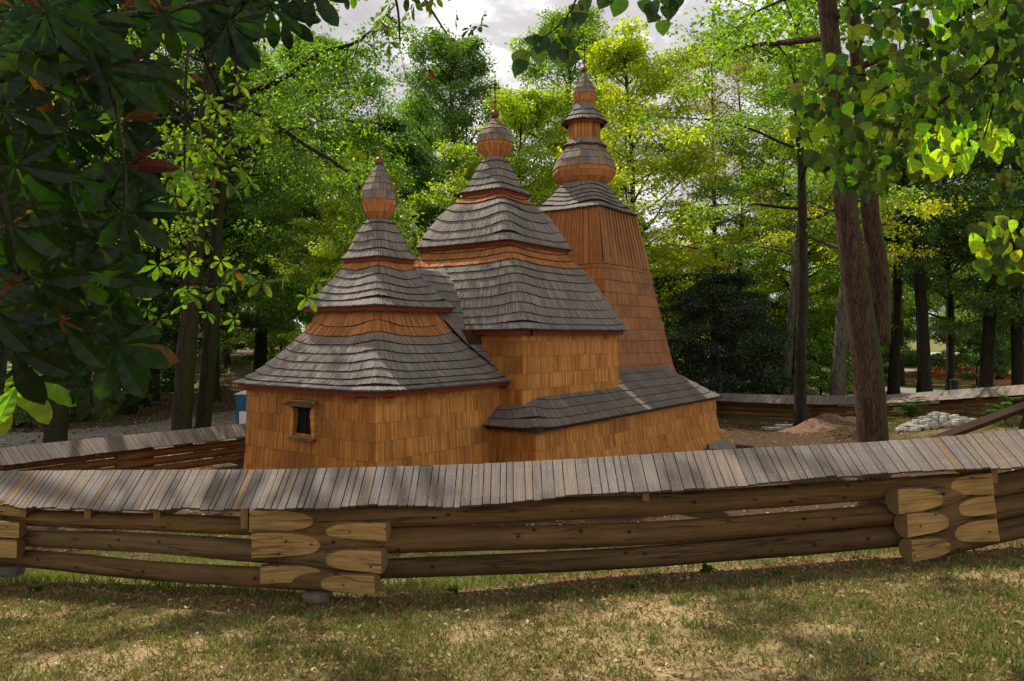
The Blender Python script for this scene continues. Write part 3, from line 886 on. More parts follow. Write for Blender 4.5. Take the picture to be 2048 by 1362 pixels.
def sheet(name,poly,mat,h=.02,res=1.0,colr=(1,1,1),kind='structure'):
    """patch draped over the ground, poly = left and right edge polylines"""
    L,Rr=poly; mb=MB(); n=len(L)
    for i in range(n-1):
        for k in range(6):
            def q(a,t):
                x=lerp(L[a][0],Rr[a][0],t);y=lerp(L[a][1],Rr[a][1],t);return Vector((x,y,ground(x,y)+h))
            mb.face([q(i,k/6),q(i,(k+1)/6),q(i+1,(k+1)/6),q(i+1,k/6)],colr)
    o=mb.build(name,mat);o['kind']=kind;return o
sheet('path',([(-60,23),(-40,25.5),(-28,26.5),(-18,27.5),(-13,31),(-11,40)],[(-60,27),(-40,29.5),(-28,30.5),(-20,31.5),(-17,34),(-15,40)]),M_pathm)
sheet('path',([(14,50),(22,50),(30,50),(42,48),(70,44)],[(14,57),(22,57),(30,57),(42,54),(70,50)]),M_pathm)
sheet('path',([(20,84),(40,82),(60,80),(100,74)],[(20,92),(40,90),(60,88),(100,82)]),M_pathm)

# --- grass blades (nobody could count them)
def scatter(n,xr,yr,dens):
    out=[]
    X_=rng.uniform(*xr,n*3);Y_=rng.uniform(*yr,n*3);r=rng.random(n*3)
    for x,y,q in zip(X_,Y_,r):
        if q<dens(x,y): out.append((x,y))
        if len(out)>=n:break
    return np.array(out)
def grass(name,pts,h,cols,wd=.006,spread=.5,label=None,lab2=None):
    n=len(pts); z=np.array([ground(x,y) for x,y in pts]); C=np.column_stack([pts,z-.005])
    D=np.column_stack([rng.normal(0,spread,n),rng.normal(0,spread,n),np.ones(n)])
    Nn=np.column_stack([rng.normal(0,1,n),rng.normal(0,1,n),rng.normal(0,.2,n)])
    cc=np.array(cols)[rng.integers(0,len(cols),n)]*rng.uniform(.7,1.3,(n,1))
    o=leaf_object(name,C,D,Nn,h*rng.uniform(.5,1.4,n),wd*rng.uniform(.7,1.5,n),cc,M_grass)
    tag(o,label,'grass',kind='stuff');return o
def dens_front(x,y):
    fy=fence_y(x)
    if abs(x)>(y+.4)*.72: return 0
    n1=noise.noise(Vector((x*.45,y*.9,1)));n2=noise.noise(Vector((x*1.7,y*1.7,9)));n3=noise.noise(Vector((x*6,y*6,2)))
    k=.5+.7*n1+.5*n2+.5*n3-.03*x
    if fy-y<.9 : k*=.25+.3*ss(.2,.9,fy-y)
    return 0 if y>fy-.02 else max(.06,k)
P1=scatter(90000,(-6.5,6.5),(3.9,8.6),dens_front)
grass('grass',P1,.052,[(.20,.20,.065),(.15,.175,.055),(.31,.26,.11),(.42,.34,.17),(.12,.14,.045),(.26,.19,.09)],.009,.8,'short patchy grass on the foreground lawn')
P4=[]
while len(P4)<9000:
    cx_=random.uniform(-5,6);cy_=random.uniform(4,fence_y(cx_)-.05 if random.random()<.6 else 8.2)
    if cy_>fence_y(cx_)+.1: continue
    rr_=random.uniform(.02,.07)
    for _ in range(random.randint(10,34)): P4.append((cx_+random.gauss(0,rr_),cy_+random.gauss(0,rr_)))
grass('grass',np.array(P4),.085,[(.15,.22,.05),(.22,.27,.07),(.30,.28,.11),(.11,.17,.04)],.008,.55,'taller tufts of grass standing out of the foreground lawn')
def dens_back(x,y):
    fy=fence_y(x); d=y-fy
    if d<.12: return 0
    n1=noise.noise(Vector((x*.8,y*.8,1)));n2=noise.noise(Vector((x*2.7,y*2.7,9)))
    return max(0,(.6+.8*n1+.6*n2)*(1-ss(4.5,8,d)))
P2=scatter(62000,(-8,10),(7.3,16),dens_back)
grass('grass',P2,.11,[(.2,.3,.05),(.15,.24,.045),(.3,.32,.1),(.36,.32,.14)],.011,.5,'taller bright grass on the slope just inside the nearest fence')
P3=scatter(24000,(12.5,26),(14,31),lambda x,y:max(.0,.5+.9*noise.noise(Vector((x*.5,y*.5,1)))) if abs(x)<y*.75 else 0)
grass('grass',P3,.13,[(.16,.18,.05),(.24,.22,.09),(.3,.26,.12)],.018,.5,'dry yellow grass around the rubble heap')
# --- fallen leaves
def dead(n,xr,yr,size,dn,lab):
    pts=scatter(n,xr,yr,dn);n=len(pts);z=np.array([ground(x,y) for x,y in pts])+.012
    C=np.column_stack([pts,z]);a=rng.uniform(0,6.28,n)
    D=np.column_stack([np.cos(a),np.sin(a),rng.normal(0,.25,n)]);Nn=np.column_stack([rng.normal(0,.35,n),rng.normal(0,.35,n),np.ones(n)])
    pal=np.array([(.30,.17,.08),(.38,.25,.13),(.22,.10,.05),(.45,.33,.19),(.16,.08,.04),(.36,.15,.06),(.5,.4,.25)])
    cc=pal[rng.integers(0,len(pal),n)]*rng.uniform(.7,1.2,(n,1))
    o=leaf_object('fallen_leaves',C,D,Nn,size*rng.uniform(.5,1.5,n),size*.7*rng.uniform(.5,1.3,n),cc,M_litter,fold=.3)
    tag(o,lab,'leaves',kind='stuff')
dead(8000,(-6,6.5),(3.9,9),.045,lambda x,y:(.35+.4*noise.noise(Vector((x,y,3)))+.25*ss(1.5,0,abs(fence_y(x)-y))) if abs(x)<(y+.3)*.72 and (y<7.2 or y<fence_y(x)+.5) else 0,'dry brown leaves scattered on the foreground lawn')
dead(9000,(-12,16),(12,36),.10,lambda x,y:.5 if abs(x)<y*.75 else 0,'brown leaf litter lying in the churchyard')
dead(12000,(-45,-6),(24,60),.16,lambda x,y:.5 if abs(x)<y*.75 else 0,'brown leaf litter under the trees at the left')

# broad-leaved weeds along the fence foot
wd=[]
def weeds(spots,label,pal,sz=.10,n=34,name='weed'):
    for i,(px,py,d,s) in enumerate(spots):
        q=W(px,py,d); q.z=ground(q.x,q.y)
        root_o=None
        C=[];D=[]
        n=int(34*(s/.14));sz=.35*s*random.uniform(.8,1.5)
        for k in range(n):
            a=random.uniform(0,6.28);rr=random.random()*s*.6
            C.append((q.x+math.cos(a)*.012,q.y+math.sin(a)*.012,q.z+random.random()*.03));D.append((math.cos(a),math.sin(a),random.uniform(-.1,.9)))
        C=np.array(C);D=np.array(D);Nn=np.tile([0,0,1.],(n,1))+rng.normal(0,.3,(n,3))
        cc=np.array(pal)[rng.integers(0,len(pal),n)]*rng.uniform(.7,1.3,(n,1))
        o=leaf_object(name,C,D,Nn,sz*rng.uniform(.7,1.5,n),sz*.7*rng.uniform(.7,1.4,n),cc,M_grass)
        tag(o,label[i],'weed','weeds at the foot of the nearest fence')
weeds([(1262,1160,7.35,.16),(1308,1155,7.75,.09),(1556,1130,7.6,.11),(1712,1122,8.1,.08),(70,1150,8.5,.2),(238,1165,8.2,.12),(905,1165,7.7,.13),(1415,1140,7.95,.15)],
 ['leafy weed below the middle of the lowest fence log','small weed just right of the leafy one under the middle log','bright weed left of the right fence corner','tiny weed nearest the right fence corner on its left','dark weed at the far left under the fence','dark weed under the left fence panel','weed just right of the left fence corner','grey leafy weed right of centre under the lowest log'],
 [(.10,.20,.03),(.14,.26,.04),(.07,.14,.03)])

# --- yard objects
def rubble():
    q=W(1872,868,26.0); q.z=ground(q.x,q.y); mb=MB()
    core=stone_mb(Vector((q.x,q.y,q.z-.02)),1.05,.6,.10,3,(16,8));mb.v+=core.v;mb.f+=core.f;mb.c+=core.c;mb.uv+=core.uv;mb.m+=core.m
    for i in range(210):
        a=random.uniform(0,6.28);r=random.random()**.6
        x=q.x+math.cos(a)*r*1.25;y=q.y+math.sin(a)*r*.8;h=(1-r)*.42
        s=random.uniform(.05,.15)
        sub=stone_mb(Vector((x,y,ground(x,y)+h*random.uniform(.6,1)+s*.3)),s,s*random.uniform(.6,1),s*random.uniform(.5,.9),i,(6,4))
        b=len(mb.v);mb.v+=sub.v;mb.f+=[tuple(v+b for v in f) for f in sub.f];mb.c+=sub.c;mb.uv+=sub.uv;mb.m+=sub.m
    tag(mb.build('rubble_pile',M_rubble),'heap of white stone rubble in front of the rear fence','rubble')
rubble()
mb=MB();q=W(1655,868,30.5);gx,gy=q.x,q.y
nn_=26
for j in range(nn_):
    for i in range(nn_):
        def hh(a,b):
            x=gx+(a/nn_-.5)*4.6;y=gy+(b/nn_-.5)*3.4;r=math.hypot((a/nn_-.5)*2,(b/nn_-.5)*2)
            return Vector((x,y,ground(x,y)-.03+.48*max(0,math.cos(min(1,r)*math.pi)*.5+.5)*(1+.5*noise.noise(Vector((x*1.5,y*1.5,0))))))
        mb.face([hh(i,j),hh(i+1,j),hh(i+1,j+1),hh(i,j+1)],(1,1,1))
m_earth=plain('reddish_earth',(.20,.115,.075),.95,.4,6)
tag(mb.build('earth_mound',m_earth,smooth=True),'low mound of reddish earth between the two inner tree trunks','mound')
q=W(1436,884,27.6); mb=MB(); gz=ground(q.x,q.y); mb.box((q.x-.5,q.y-.7,gz-.05),(q.x+.45,q.y+.6,gz+.13)); tag(mb.build('stone_slab',M_concrete),'pale stone slab at the foot of the church corner','slab')
q=W(1552,845,31.5); mb=MB(); gz=ground(q.x,q.y); mb.box((q.x-.55,q.y-.25,gz+.0),(q.x+.5,q.y+.2,gz+.09)); mb.box((q.x+.1,q.y+.1,gz+.092),(q.x+.95,q.y+.5,gz+.16)); tag(mb.build('board_stack',M_concrete),'two grey boards lying by the thin dark trunk','boards')
# brown beam prop at the right
root=thing('timber_prop',(W(1960,850,13).x,13,ground(9,13)),'dark brown timber beam leaning diagonally behind the fence at the right','beam')
mb=MB(); mb.tube([W(1850,888,13.0),W(2150,775,12.4)],[.085,.085],4); mb.build('beam',M_brownwood,root)
mb=MB(); mb.tube([W(2060,808,12.5),W(2028,905,12.8)],[.06,.06],4); mb.build('leg',M_brownwood,root)
# portable toilet left of the sanctuary
q=W(492,790,26.6); root=thing('portable_toilet',(q.x+.33,q.y,ground(q.x,q.y)),'blue portable toilet cabin half hidden behind the sanctuary corner','toilet')
bx=q.x-.17;by=q.y;gz=ground(q.x,q.y)
mb=MB(); mb.box((bx,by-.5,gz),(bx+1.05,by+.55,gz+2.05)); 
for k in range(6): mb.box((bx+.05+k*.17,by-.515,gz+.15),(bx+.09+k*.17,by-.5,gz+1.9))
mb.build('cabin',M_blue,root)
mb=MB(); 
for k in range(5): 
    a0=k/5;a1=(k+1)/5; z0=.16*math.sin(a0*math.pi);z1=.16*math.sin(a1*math.pi)
    mb.face([(bx-.05+1.15*a0,by-.55,gz+2.05+z0),(bx-.05+1.15*a1,by-.55,gz+2.05+z1),(bx-.05+1.15*a1,by+.6,gz+2.05+z1),(bx-.05+1.15*a0,by+.6,gz+2.05+z0)])
    mb.face([(bx-.05+1.15*a0,by-.55,gz+2.04),(bx-.05+1.15*a1,by-.55,gz+2.04),(bx-.05+1.15*a1,by-.55,gz+2.05+z1),(bx-.05+1.15*a0,by-.55,gz+2.05+z0)])
mb.build('roof',M_whiteplastic,root)
mb=MB(); mb.box((bx+.12,by-.53,gz+1.0),(bx+.42,by-.517,gz+1.45)); mb.build('notice',M_whiteplastic,root)

# ================================================================== TREES
def spray_leaves(cent,n,rad,flat,leaf,droop=0):
    C=cent+rng.normal(0,1,(n,3))*np.array([rad,rad,rad*flat])
    return C
class Tree:
    def __init__(s,root,path,radii,bark,seed):
        s.root=root;s.rnd=random.Random(seed);s.path=[Vector(p) for p in path];s.rad=radii;s.bark=bark
        s.tw=MB();s.bw=MB();s.C=[];s.seed=seed
        s.sp=smoothpath(s.path,24)
        s.rr=[float(np.interp(i/24,np.linspace(0,1,len(radii)),radii)) for i in range(25)]
        # root flare
        for i in range(3): s.rr[i]*=1+[.25,.06,.0][i]
        p0=s.sp[0].copy(); s.sp[0]=p0-Vector((0,0,.25))
    def trunk(s,n=12): s.tw.tube(s.sp,s.rr,n,jit=.14)
    def limb(s,p,d,L,r,subs,up=.25,droop=.0):
        rd=s.rnd;pts=[p.copy()];v=d.normalized();n=6
        for i in range(n):
            v=(v+Vector((rd.uniform(-.18,.18),rd.uniform(-.18,.18),rd.uniform(-.1,.1)+up*(.5-i/n)-droop*i/n))).normalized()
            pts.append(pts[-1]+v*(L/n))
        s.bw.tube(pts,[r*(1-.85*i/n) for i in range(n+1)],5,cap=False)
        ends=[]
        for k in range(subs):
            t=rd.uniform(.3,1.0); i=min(n-1,int(t*n)); q=pts[i].lerp(pts[i+1],t*n-i)
            a=rd.uniform(0,6.28); w=Vector((math.cos(a),math.sin(a),rd.uniform(-.35,.45)))
            w=(w+v*.8).normalized(); l2=L*rd.uniform(.22,.42)
            e=q+w*l2-Vector((0,0,droop*l2*.4))
            s.bw.tube([q,q.lerp(e,.5)+Vector((0,0,.06*l2)),e],[r*.28,r*.18,.006],4,cap=False)
            ends+= [q.lerp(e,.45),q.lerp(e,.8),e]
        ends.append(pts[-1])
        return ends
def leaves_from(ends,nper,rad,flat,size,pal,seed,aspect=.62,up=.55,jitter=1.):
    rg=np.random.default_rng(seed); E=np.array([tuple(e) for e in ends]); m=len(E)
    n=m*nper; base=np.repeat(E,nper,0); 
    sc=np.repeat(rg.uniform(.6,1.3,m),nper)[:,None]
    dirs=unit(rg.normal(0,1,(n,3)))
    rad_=rad*sc*(rg.random((n,1))**.45)
    C=base+dirs*rad_*np.array([1,1,flat])
    D=unit(dirs*np.array([1,1,.3])+rg.normal(0,.5,(n,3))-np.array([0,0,.35]))
    Nn=unit(np.array([0,0,up])+rg.normal(0,.55,(n,3)))
    tone=np.repeat(rg.uniform(.68,1.35,m),nper)[:,None]
    cc=np.array(pal)[rg.integers(0,len(pal),n)]*tone*rg.uniform(.75,1.25,(n,1))
    L=size*rg.uniform(.6,1.3,n)
    return C,D,Nn,L,L*aspect,cc
G_MID=[(.16,.28,.018),(.21,.34,.02),(.12,.23,.018),(.27,.38,.025)]
G_DARK=[(.07,.14,.018),(.10,.18,.02),(.055,.12,.016)]
G_BLUE=[(.13,.23,.05),(.17,.28,.06),(.10,.19,.045)]
G_YEL=[(.38,.45,.02),(.48,.50,.02),(.30,.40,.02),(.55,.52,.025)]
G_RUST=[(.24,.21,.05),(.32,.22,.06),(.18,.21,.05),(.38,.24,.07),(.20,.26,.06)]
G_CON=[(.018,.042,.022),(.026,.055,.026),(.035,.075,.03)]
# prototypes at the origin (moved to their first place)
def proto(kind,seed,H=24,tr=.3,cb=.3,cr=5.5,nl=30,subs=6,nper=42,rad=.75,flat=.5,size=.19,pal=G_MID,bark=None,up=.25,droop=.1,lean=.6,shape='oval'):
    rd=random.Random(seed)
    root=bpy.data.objects.new(kind,None);col.objects.link(root)
    path=[(0,0,0),(rd.uniform(-.2,.2)*lean,rd.uniform(-.2,.2)*lean,H*.3),(rd.uniform(-.6,.6)*lean,rd.uniform(-.6,.6)*lean,H*.6),(rd.uniform(-1,1)*lean,rd.uniform(-1,1)*lean,H*.95)]
    t=Tree(root,path,[tr,tr*.8,tr*.5,.03],bark or M_bark,seed); t.trunk()
    ends=[]
    for k in range(nl):
        f=lerp(cb,.97,((k+rd.random())/nl)**.9); i=min(23,int(f*24)); p=t.sp[i].lerp(t.sp[i+1],f*24-i)
        g=(f-cb)/(1-cb)
        prof={'oval':math.sin(math.pi*min(1,(g*.85+.15)))**.7,'cone':1-g*.93,'top':min(1,.45+g*.9)*(1 if g<.8 else 1-(g-.8)*3)}[shape]
        L=cr*max(.15,prof)*rd.uniform(.75,1.15); a=k*2.4+rd.uniform(-.4,.4)
        el=lerp(.05,.9,g) if shape!='cone' else -.08
        d=Vector((math.cos(a),math.sin(a),el))
        ends+=t.limb(p,d,L,tr*.36*(1-g*.6),subs,up,droop)
    a=t.tw.build('trunk',t.bark,root,smooth=True)
    b=t.bw.build('limbs',t.bark,root,smooth=True)
    lv=leaves_from(ends,nper,rad,flat,size,pal,seed)
    c=leaf_object('crown',*lv,M_leaf,root)
    return root
def place(src,used,x,y,rz,sc,label,cat,group,z=None,tilt=(0,0)):
    if not used[0]: o=src;used[0]=True
    else:
        o=src.copy();col.objects.link(o)
        for ch in src.children:
            c=ch.copy();col.objects.link(c);c.parent=o
    o.location=(x,y,ground(x,y)-.05 if z is None else z);o.rotation_euler=(tilt[0],tilt[1],rz);o.scale=(sc,sc,sc) if not isinstance(sc,tuple) else sc
    tag(o,label,cat,group);return o
PR={}
def defp(key,kind,*a,**k): PR[key]=(proto(kind,*a,**k),[False])
defp('beech','broadleaf_tree',101,H=25,tr=.32,cb=.22,cr=6.2,nl=44,subs=8,nper=52,pal=G_MID,size=.20,rad=.9)
defp('maple','broadleaf_tree',102,H=21,tr=.27,cb=.16,cr=5.6,nl=40,subs=8,nper=48,rad=.85,pal=G_YEL,size=.21,flat=.4)
defp('oak','broadleaf_tree',103,H=26,tr=.4,cb=.25,cr=5.2,nl=44,subs=8,nper=56,pal=G_BLUE,size=.19,rad=.9,flat=.6)
defp('airy','broadleaf_tree',104,H=26,tr=.22,cb=.30,cr=5.0,nl=32,subs=7,nper=22,pal=G_RUST,size=.16,rad=.8,flat=.35,droop=.25)
defp('dark','broadleaf_tree',105,H=22,tr=.30,cb=.18,cr=5.6,nl=40,subs=8,nper=52,rad=.9,pal=G_DARK,size=.20)
defp('yew','evergreen_tree',106,H=9.5,tr=.22,cb=.02,cr=5.4,nl=44,subs=8,nper=60,rad=.6,flat=.4,size=.14,pal=G_CON,shape='oval',up=.05,droop=.55,bark=M_barkdark)
defp('bush','shrub',107,H=4.6,tr=.07,cb=.03,cr=2.1,nl=22,subs=6,nper=44,rad=.33,flat=.6,size=.12,pal=G_MID,bark=M_barkdark)
defp('bushdark','shrub',108,H=4.6,tr=.07,cb=.03,cr=2.2,nl=22,subs=6,nper=46,rad=.38,flat=.6,size=.13,pal=G_DARK,bark=M_barkdark)
def T(key,px,d,sc,rz,label,cat='tree',group='trees of the park behind the church'):
    src,used=PR[key]; return place(src,used,WX(px,d),d,rz,sc,label,cat,group)
# key, px, depth, scale, label
trees=[
 ('oak',905,52,.98,'tall bluish green oak rising between the sanctuary dome and the nave dome'),
 ('maple',1040,46,.92,'yellow green maple directly behind the nave dome'),
 ('maple',1255,44,1.05,'bright yellow green maple just right of the tower dome'),
 ('beech',1130,60,1.22,'green tree whose crown shows above the tower cross'),
 ('beech',640,42,.86,'broad green tree left of the sanctuary dome'),
 ('dark',760,50,.85,'dark green tree behind the sanctuary dome'),
 ('maple',700,37,.62,'low sunlit maple touching the left of the sanctuary roof'),
 ('airy',1425,52,1.0,'thin airy tree with rusty leaves, left one of the pair right of the tower'),
 ('airy',1480,58,1.05,'thin airy tree with rusty leaves, right one of the pair right of the tower'),
 ('maple',1380,62,.72,'yellow maple low behind the thin rusty trees'),
 ('beech',1590,48,.95,'green tree between the rusty trees and the forked trunk'),
 ('oak',1530,70,.8,'distant bluish tree behind the thin dark trunk'),
 ('dark',1900,52,1.0,'dark tree behind the flower bed at the right'),
 ('beech',1800,60,1.05,'green tree just right of the forked trunk'),
 ('dark',2080,44,1.1,'dark tree at the right edge behind the fence'),
 ('beech',2000,66,1.1,'tall green tree far behind the lawn at the right'),
 ('beech',520,56,1.0,'green tree above the far fork trunk at the left'),
 ('dark',430,46,1.05,'dark tree behind the pair of left trunks'),
 ('beech',300,50,1.1,'green tree behind the near chestnut leaves, left of the trunk pair'),
 ('dark',170,44,1.1,'dark tree far behind the left fence, near the left edge'),
 ('beech',30,48,1.1,'green tree at the left edge of the picture'),
 ('oak',-120,40,1.1,'tree just outside the left edge'),
 ('maple',450,66,.95,'yellow green tree in the gap right of the left trunks'),
 ('maple',1700,72,1.0,'yellow green tree behind the forked trunk'),
]
for i,(k,px,d,sc,lb) in enumerate(trees): T(k,px,d,sc,i*1.7,lb)
# far wood edge
rf_=random.Random(5)
k=0
for px in range(-150,2260,88):
    if 860<px<1100 : d=rf_.uniform(100,120); s=.72
    elif 1300<px<1560: d=rf_.uniform(95,120); s=.68
    elif 1780<px<1960: d=rf_.uniform(112,125); s=.95
    else: d=rf_.uniform(80,105); s=rf_.uniform(.85,1.15)
    key=rf_.choice(['beech','beech','dark','maple','oak'])
    T(key,px+rf_.uniform(-30,30),d,s,rf_.uniform(0,6),'distant broadleaf tree in the far belt of trees closing the park',group='distant belt of trees')
for j in range(26):
    px=-120+j*90+rf_.uniform(-30,30)
    if 1790<px<1960: continue
    T('bush' if j%3 else 'bushdark',px,rf_.uniform(66,84),rf_.uniform(1.5,2.1),rf_.uniform(0,6),'shrub in the far belt of undergrowth below the park trees','shrub','distant undergrowth')
# understorey
sh=[('bushdark',130,36,1.1,'dark shrub behind the left fence, left of the first trunk'),('bushdark',215,38,1.2,'dark shrub between the left trunk and the trunk pair'),('bushdark',290,42,1.3,'dark shrub just left of the trunk pair'),
 ('bush',560,62,1.6,'green shrub behind the sanctuary at the left'),('bush',650,58,1.7,'green shrub close to the left of the sanctuary roof'),('bush',460,70,1.6,'green shrub far behind the blue toilet'),
 ('bush',1550,50,1.3,'shrub between the evergreen and the thin dark trunk'),('bush',1640,46,1.2,'shrub left of the pale leaning trunk'),('bushdark',1710,52,1.3,'dark shrub hidden by the forked trunk'),
 ('bushdark',1955,58,1.0,'rounded dark shrub on the lawn at the right'),('bush',1800,95,2.0,'far shrub behind the flower bed'),('bush',1990,88,2.0,'far shrub at the right behind the path'),('bushdark',60,33,1.0,'dark shrub at the left edge behind the fence'),('bushdark',350,52,1.7,'far dark shrub seen past the trunk pair')]
for i,(k,px,d,sc,lb) in enumerate(sh): T(k,px,d,sc,i*1.3,lb,'shrub','shrubs under the park trees')
T('yew',1440,40,.80,1.,'dark drooping evergreen right of the church tower','tree','dark evergreens right of the tower')
T('yew',1375,46,.85,3.,'dark evergreen half hidden by the church tower','tree','dark evergreens right of the tower')
T('yew',1505,50,.7,5.,'smaller dark evergreen right of the drooping one','tree','dark evergreens right of the tower')

# --- trees with their own trunks
def own_tree(kind,stems,label,bark,crown=None,seed=1,bark_n=16,group='trees with bare trunks in the churchyard and park'):
    """stems: list of (points, radii). crown=(list of (z-frac start, nl, cr, ...))"""
    p0=stems[0][0][0]
    root=thing(kind,(p0.x,p0.y,ground(p0.x,p0.y)),label,'tree',group)
    ends=[];rd=random.Random(seed)
    tw=MB();bw=MB()
    for si,(pts,rad) in enumerate(stems):
        t=Tree(root,pts,rad,bark,seed+si); 
        if si: 
            t.rr[0]/=1.25;t.rr[1]/=1.06;t.sp[0]+=Vector((0,0,.25))
        t.tw=tw;t.bw=bw;t.trunk(bark_n)
        if crown:
            cb,nl,cr,subs,nper,rds,flat,size,pal,up,droop=crown
            for k in range(nl):
                f=lerp(cb,.97,(k+rd.random())/nl);i=min(23,int(f*24));p=t.sp[i].lerp(t.sp[i+1],f*24-i)
                g=(f-cb)/(1-cb);a=k*2.4+rd.uniform(-.5,.5)
                L=cr*(.55+.6*math.sin(math.pi*min(1,g*.8+.2)))*rd.uniform(.7,1.1)
                ends+=t.limb(p,Vector((math.cos(a),math.sin(a),lerp(.1,.8,g))),L,t.rr[i]*.42+.01,subs,up,droop)
    tw.build('trunk',bark,root,smooth=True)
    if ends:
        bw.build('limbs',bark,root,smooth=True)
        lv=leaves_from(ends,crown[4],crown[5],crown[6],crown[7],crown[8],seed)
        leaf_object('crown',*lv,M_leaf,root,off=tuple(root.location))
    return root
def stem(pxs,d,top=None):
    out=[]
    for px,py in pxs: out.append(W(px,py,d))
    out[0].z=ground(out[0].x,out[0].y)
    return out
r=lambda wpx,d: wpx*d/F/2
d=16.3
own_tree('forked_tree',[
 (stem([(1752,1010),(1742,800),(1722,640),(1695,440),(1672,200),(1648,-60),(1600,-500),(1560,-900)],d),[r(60,d),r(58,d),r(54,d),r(44,d),r(37,d),r(34,d),r(22,d),.03]),
 ([W(1758,690,d+.1),W(1757,560,d+.15),W(1742,430,d+.2),W(1722,200,d+.3),W(1708,-60,d+.4),W(1760,-500,d+1),W(1800,-900,d+1.4)],[r(44,d),r(42,d),r(35,d),r(27,d),r(25,d),r(18,d),.03])],
 'large forked tree with brown fissured bark and a mossy right side, inside the churchyard',M_barkred,(.60,13,5.5,6,50,.6,.5,.15,G_MID,.2,.15),31,28)
d=31
own_tree('broadleaf_tree',[(stem([(1600,846),(1602,700),(1606,560),(1603,350),(1590,100),(1600,-150)],d),[r(25,d),r(22,d),r(20,d),r(15,d),.11,.03])],'slim dark trunked tree standing in the churchyard before the rear fence',M_barkdark,(.5,15,5,6,34,.7,.45,.16,G_MID,.2,.2),33)
d=42
own_tree('broadleaf_tree',[(stem([(1570,790),(1578,680),(1588,560),(1600,380),(1590,150)],d),[r(18,d),r(17,d),r(14,d),.12,.03])],'thin pale trunked tree behind the rear fence, left of the dark slim one',M_barkpale,(.5,12,4.5,6,30,.8,.45,.18,G_MID,.2,.2),34)
d=39.5
own_tree('broadleaf_tree',[(stem([(1672,792),(1682,680),(1692,560),(1706,420),(1712,200)],d),[r(30,d),r(26,d),r(22,d),r(16,d),.04])],'pale leaning trunk behind the rear fence, left of the forked tree',M_barkpale,(.55,12,4.5,6,30,.8,.45,.18,G_YEL,.2,.2),35)
for i,(px,py,dd,wpx,lean,lb,bk) in enumerate((
  (1787,763,50,22,12,'first trunk right of the forked tree, by the flower bed',M_barkdark),
  (1850,766,48,27,-14,'trunk in front of the red flower bed',M_bark),
  (1970,772,45,26,22,'leaning dark trunk beside the pale stump',M_barkdark),
  (2036,768,44,24,-4,'dark trunk at the right edge',M_barkdark),
  (520,722,56,26,8,'dark trunk far behind, left of the sanctuary roof',M_barkdark),
  (312,790,46,14,3,'thin dark trunk left of the trunk pair',M_barkdark))):
    own_tree('broadleaf_tree',[(stem([(px,py),(px+lean*.4,py-120),(px+lean,py-300),(px+lean*1.4,py-480),(px+lean,py-680)],dd),[r(wpx,dd),r(wpx*.85,dd),r(wpx*.7,dd),r(wpx*.5,dd),.04])],lb,bk,(.42,13,5,6,32,.8,.45,.19,G_DARK if i<4 else G_MID,.15,.35),40+i)
# left trunks behind the left fence
d=27
own_tree('broadleaf_tree',[(stem([(111,890),(112,760),(114,500),(118,200),(110,-200)],d),[r(43,d),r(41,d),r(36,d),r(28,d),.05])],'thick grey trunk behind the left fence near the left edge',M_bark,(.5,9,6,5,26,.7,.45,.17,G_MID,.2,.2),51)
d=28
own_tree('broadleaf_tree',[(stem([(361,852),(373,706),(390,510),(402,330),(424,100),(440,-250)],d),[r(38,d),r(36,d),r(32,d),r(27,d),r(23,d),.05])],'tall grey trunk leaning right, left one of the pair by the left fence',M_bark,(.55,10,6,5,20,.7,.45,.17,G_MID,.2,.2),52)
d=29.5
own_tree('broadleaf_tree',[(stem([(404,850),(419,706),(430,540),(440,380),(474,150),(500,-200)],d),[r(30,d),r(29,d),r(26,d),r(22,d),r(16,d),.05])],'darker trunk, right one of the pair by the left fence',M_barkdark,(.6,9,6,5,20,.7,.45,.17,G_MID,.2,.2),53)
# low bough reaching right from the trunk pair
def bough(name,pts,radii,label,pal,seed,n=60,nper=26,rad=.55,size=.13,mat=M_leaf,twl=1.6,cat='branch'):
    p0=pts[0];root=thing(name,tuple(p0),label,cat)
    mb=MB();sp=smoothpath(pts,20);rr=[float(np.interp(i/20,np.linspace(0,1,len(radii)),radii)) for i in range(21)]
    mb.tube(sp,rr,7);rd=random.Random(seed);ends=[]
    for k in range(n):
        t=rd.uniform(.15,1)*20;i=min(19,int(t));q=sp[i].lerp(sp[i+1],t-i);l=twl*rd.uniform(.5,1.2)
        w=Vector((rd.uniform(-.6,1),rd.uniform(-.7,.7),rd.uniform(-1,.25))).normalized();e=q+w*l-Z*.2*l
        mb.tube([q,q.lerp(e,.5)+Z*.1*l,e],[.02,.012,.004],4,cap=False);ends+=[q.lerp(e,.5),q.lerp(e,.8),e]
    mb.build('stem',M_barkdark,root,smooth=True)
    leaf_object('foliage',*leaves_from(ends,nper,rad,.5,size,pal,seed),mat,root,off=tuple(root.location))
    return root
bough('tree_bough',[W(425,205,27.5),W(480,190,26.5),W(560,160,25.5),W(640,108,24.5),W(720,80,24),W(790,10,23.5)],[.13,.11,.09,.07,.05,.02],'long dark bough reaching right from the trunk pair in front of the sky',G_MID,61,46,22)
bough('tree_bough',[W(425,205,27.8),W(520,230,26.5),W(610,290,25.5),W(690,340,25),W(750,420,24.5)],[.09,.08,.06,.05,.02],'lower drooping bough left of the sanctuary dome',G_MID,62,60,30)

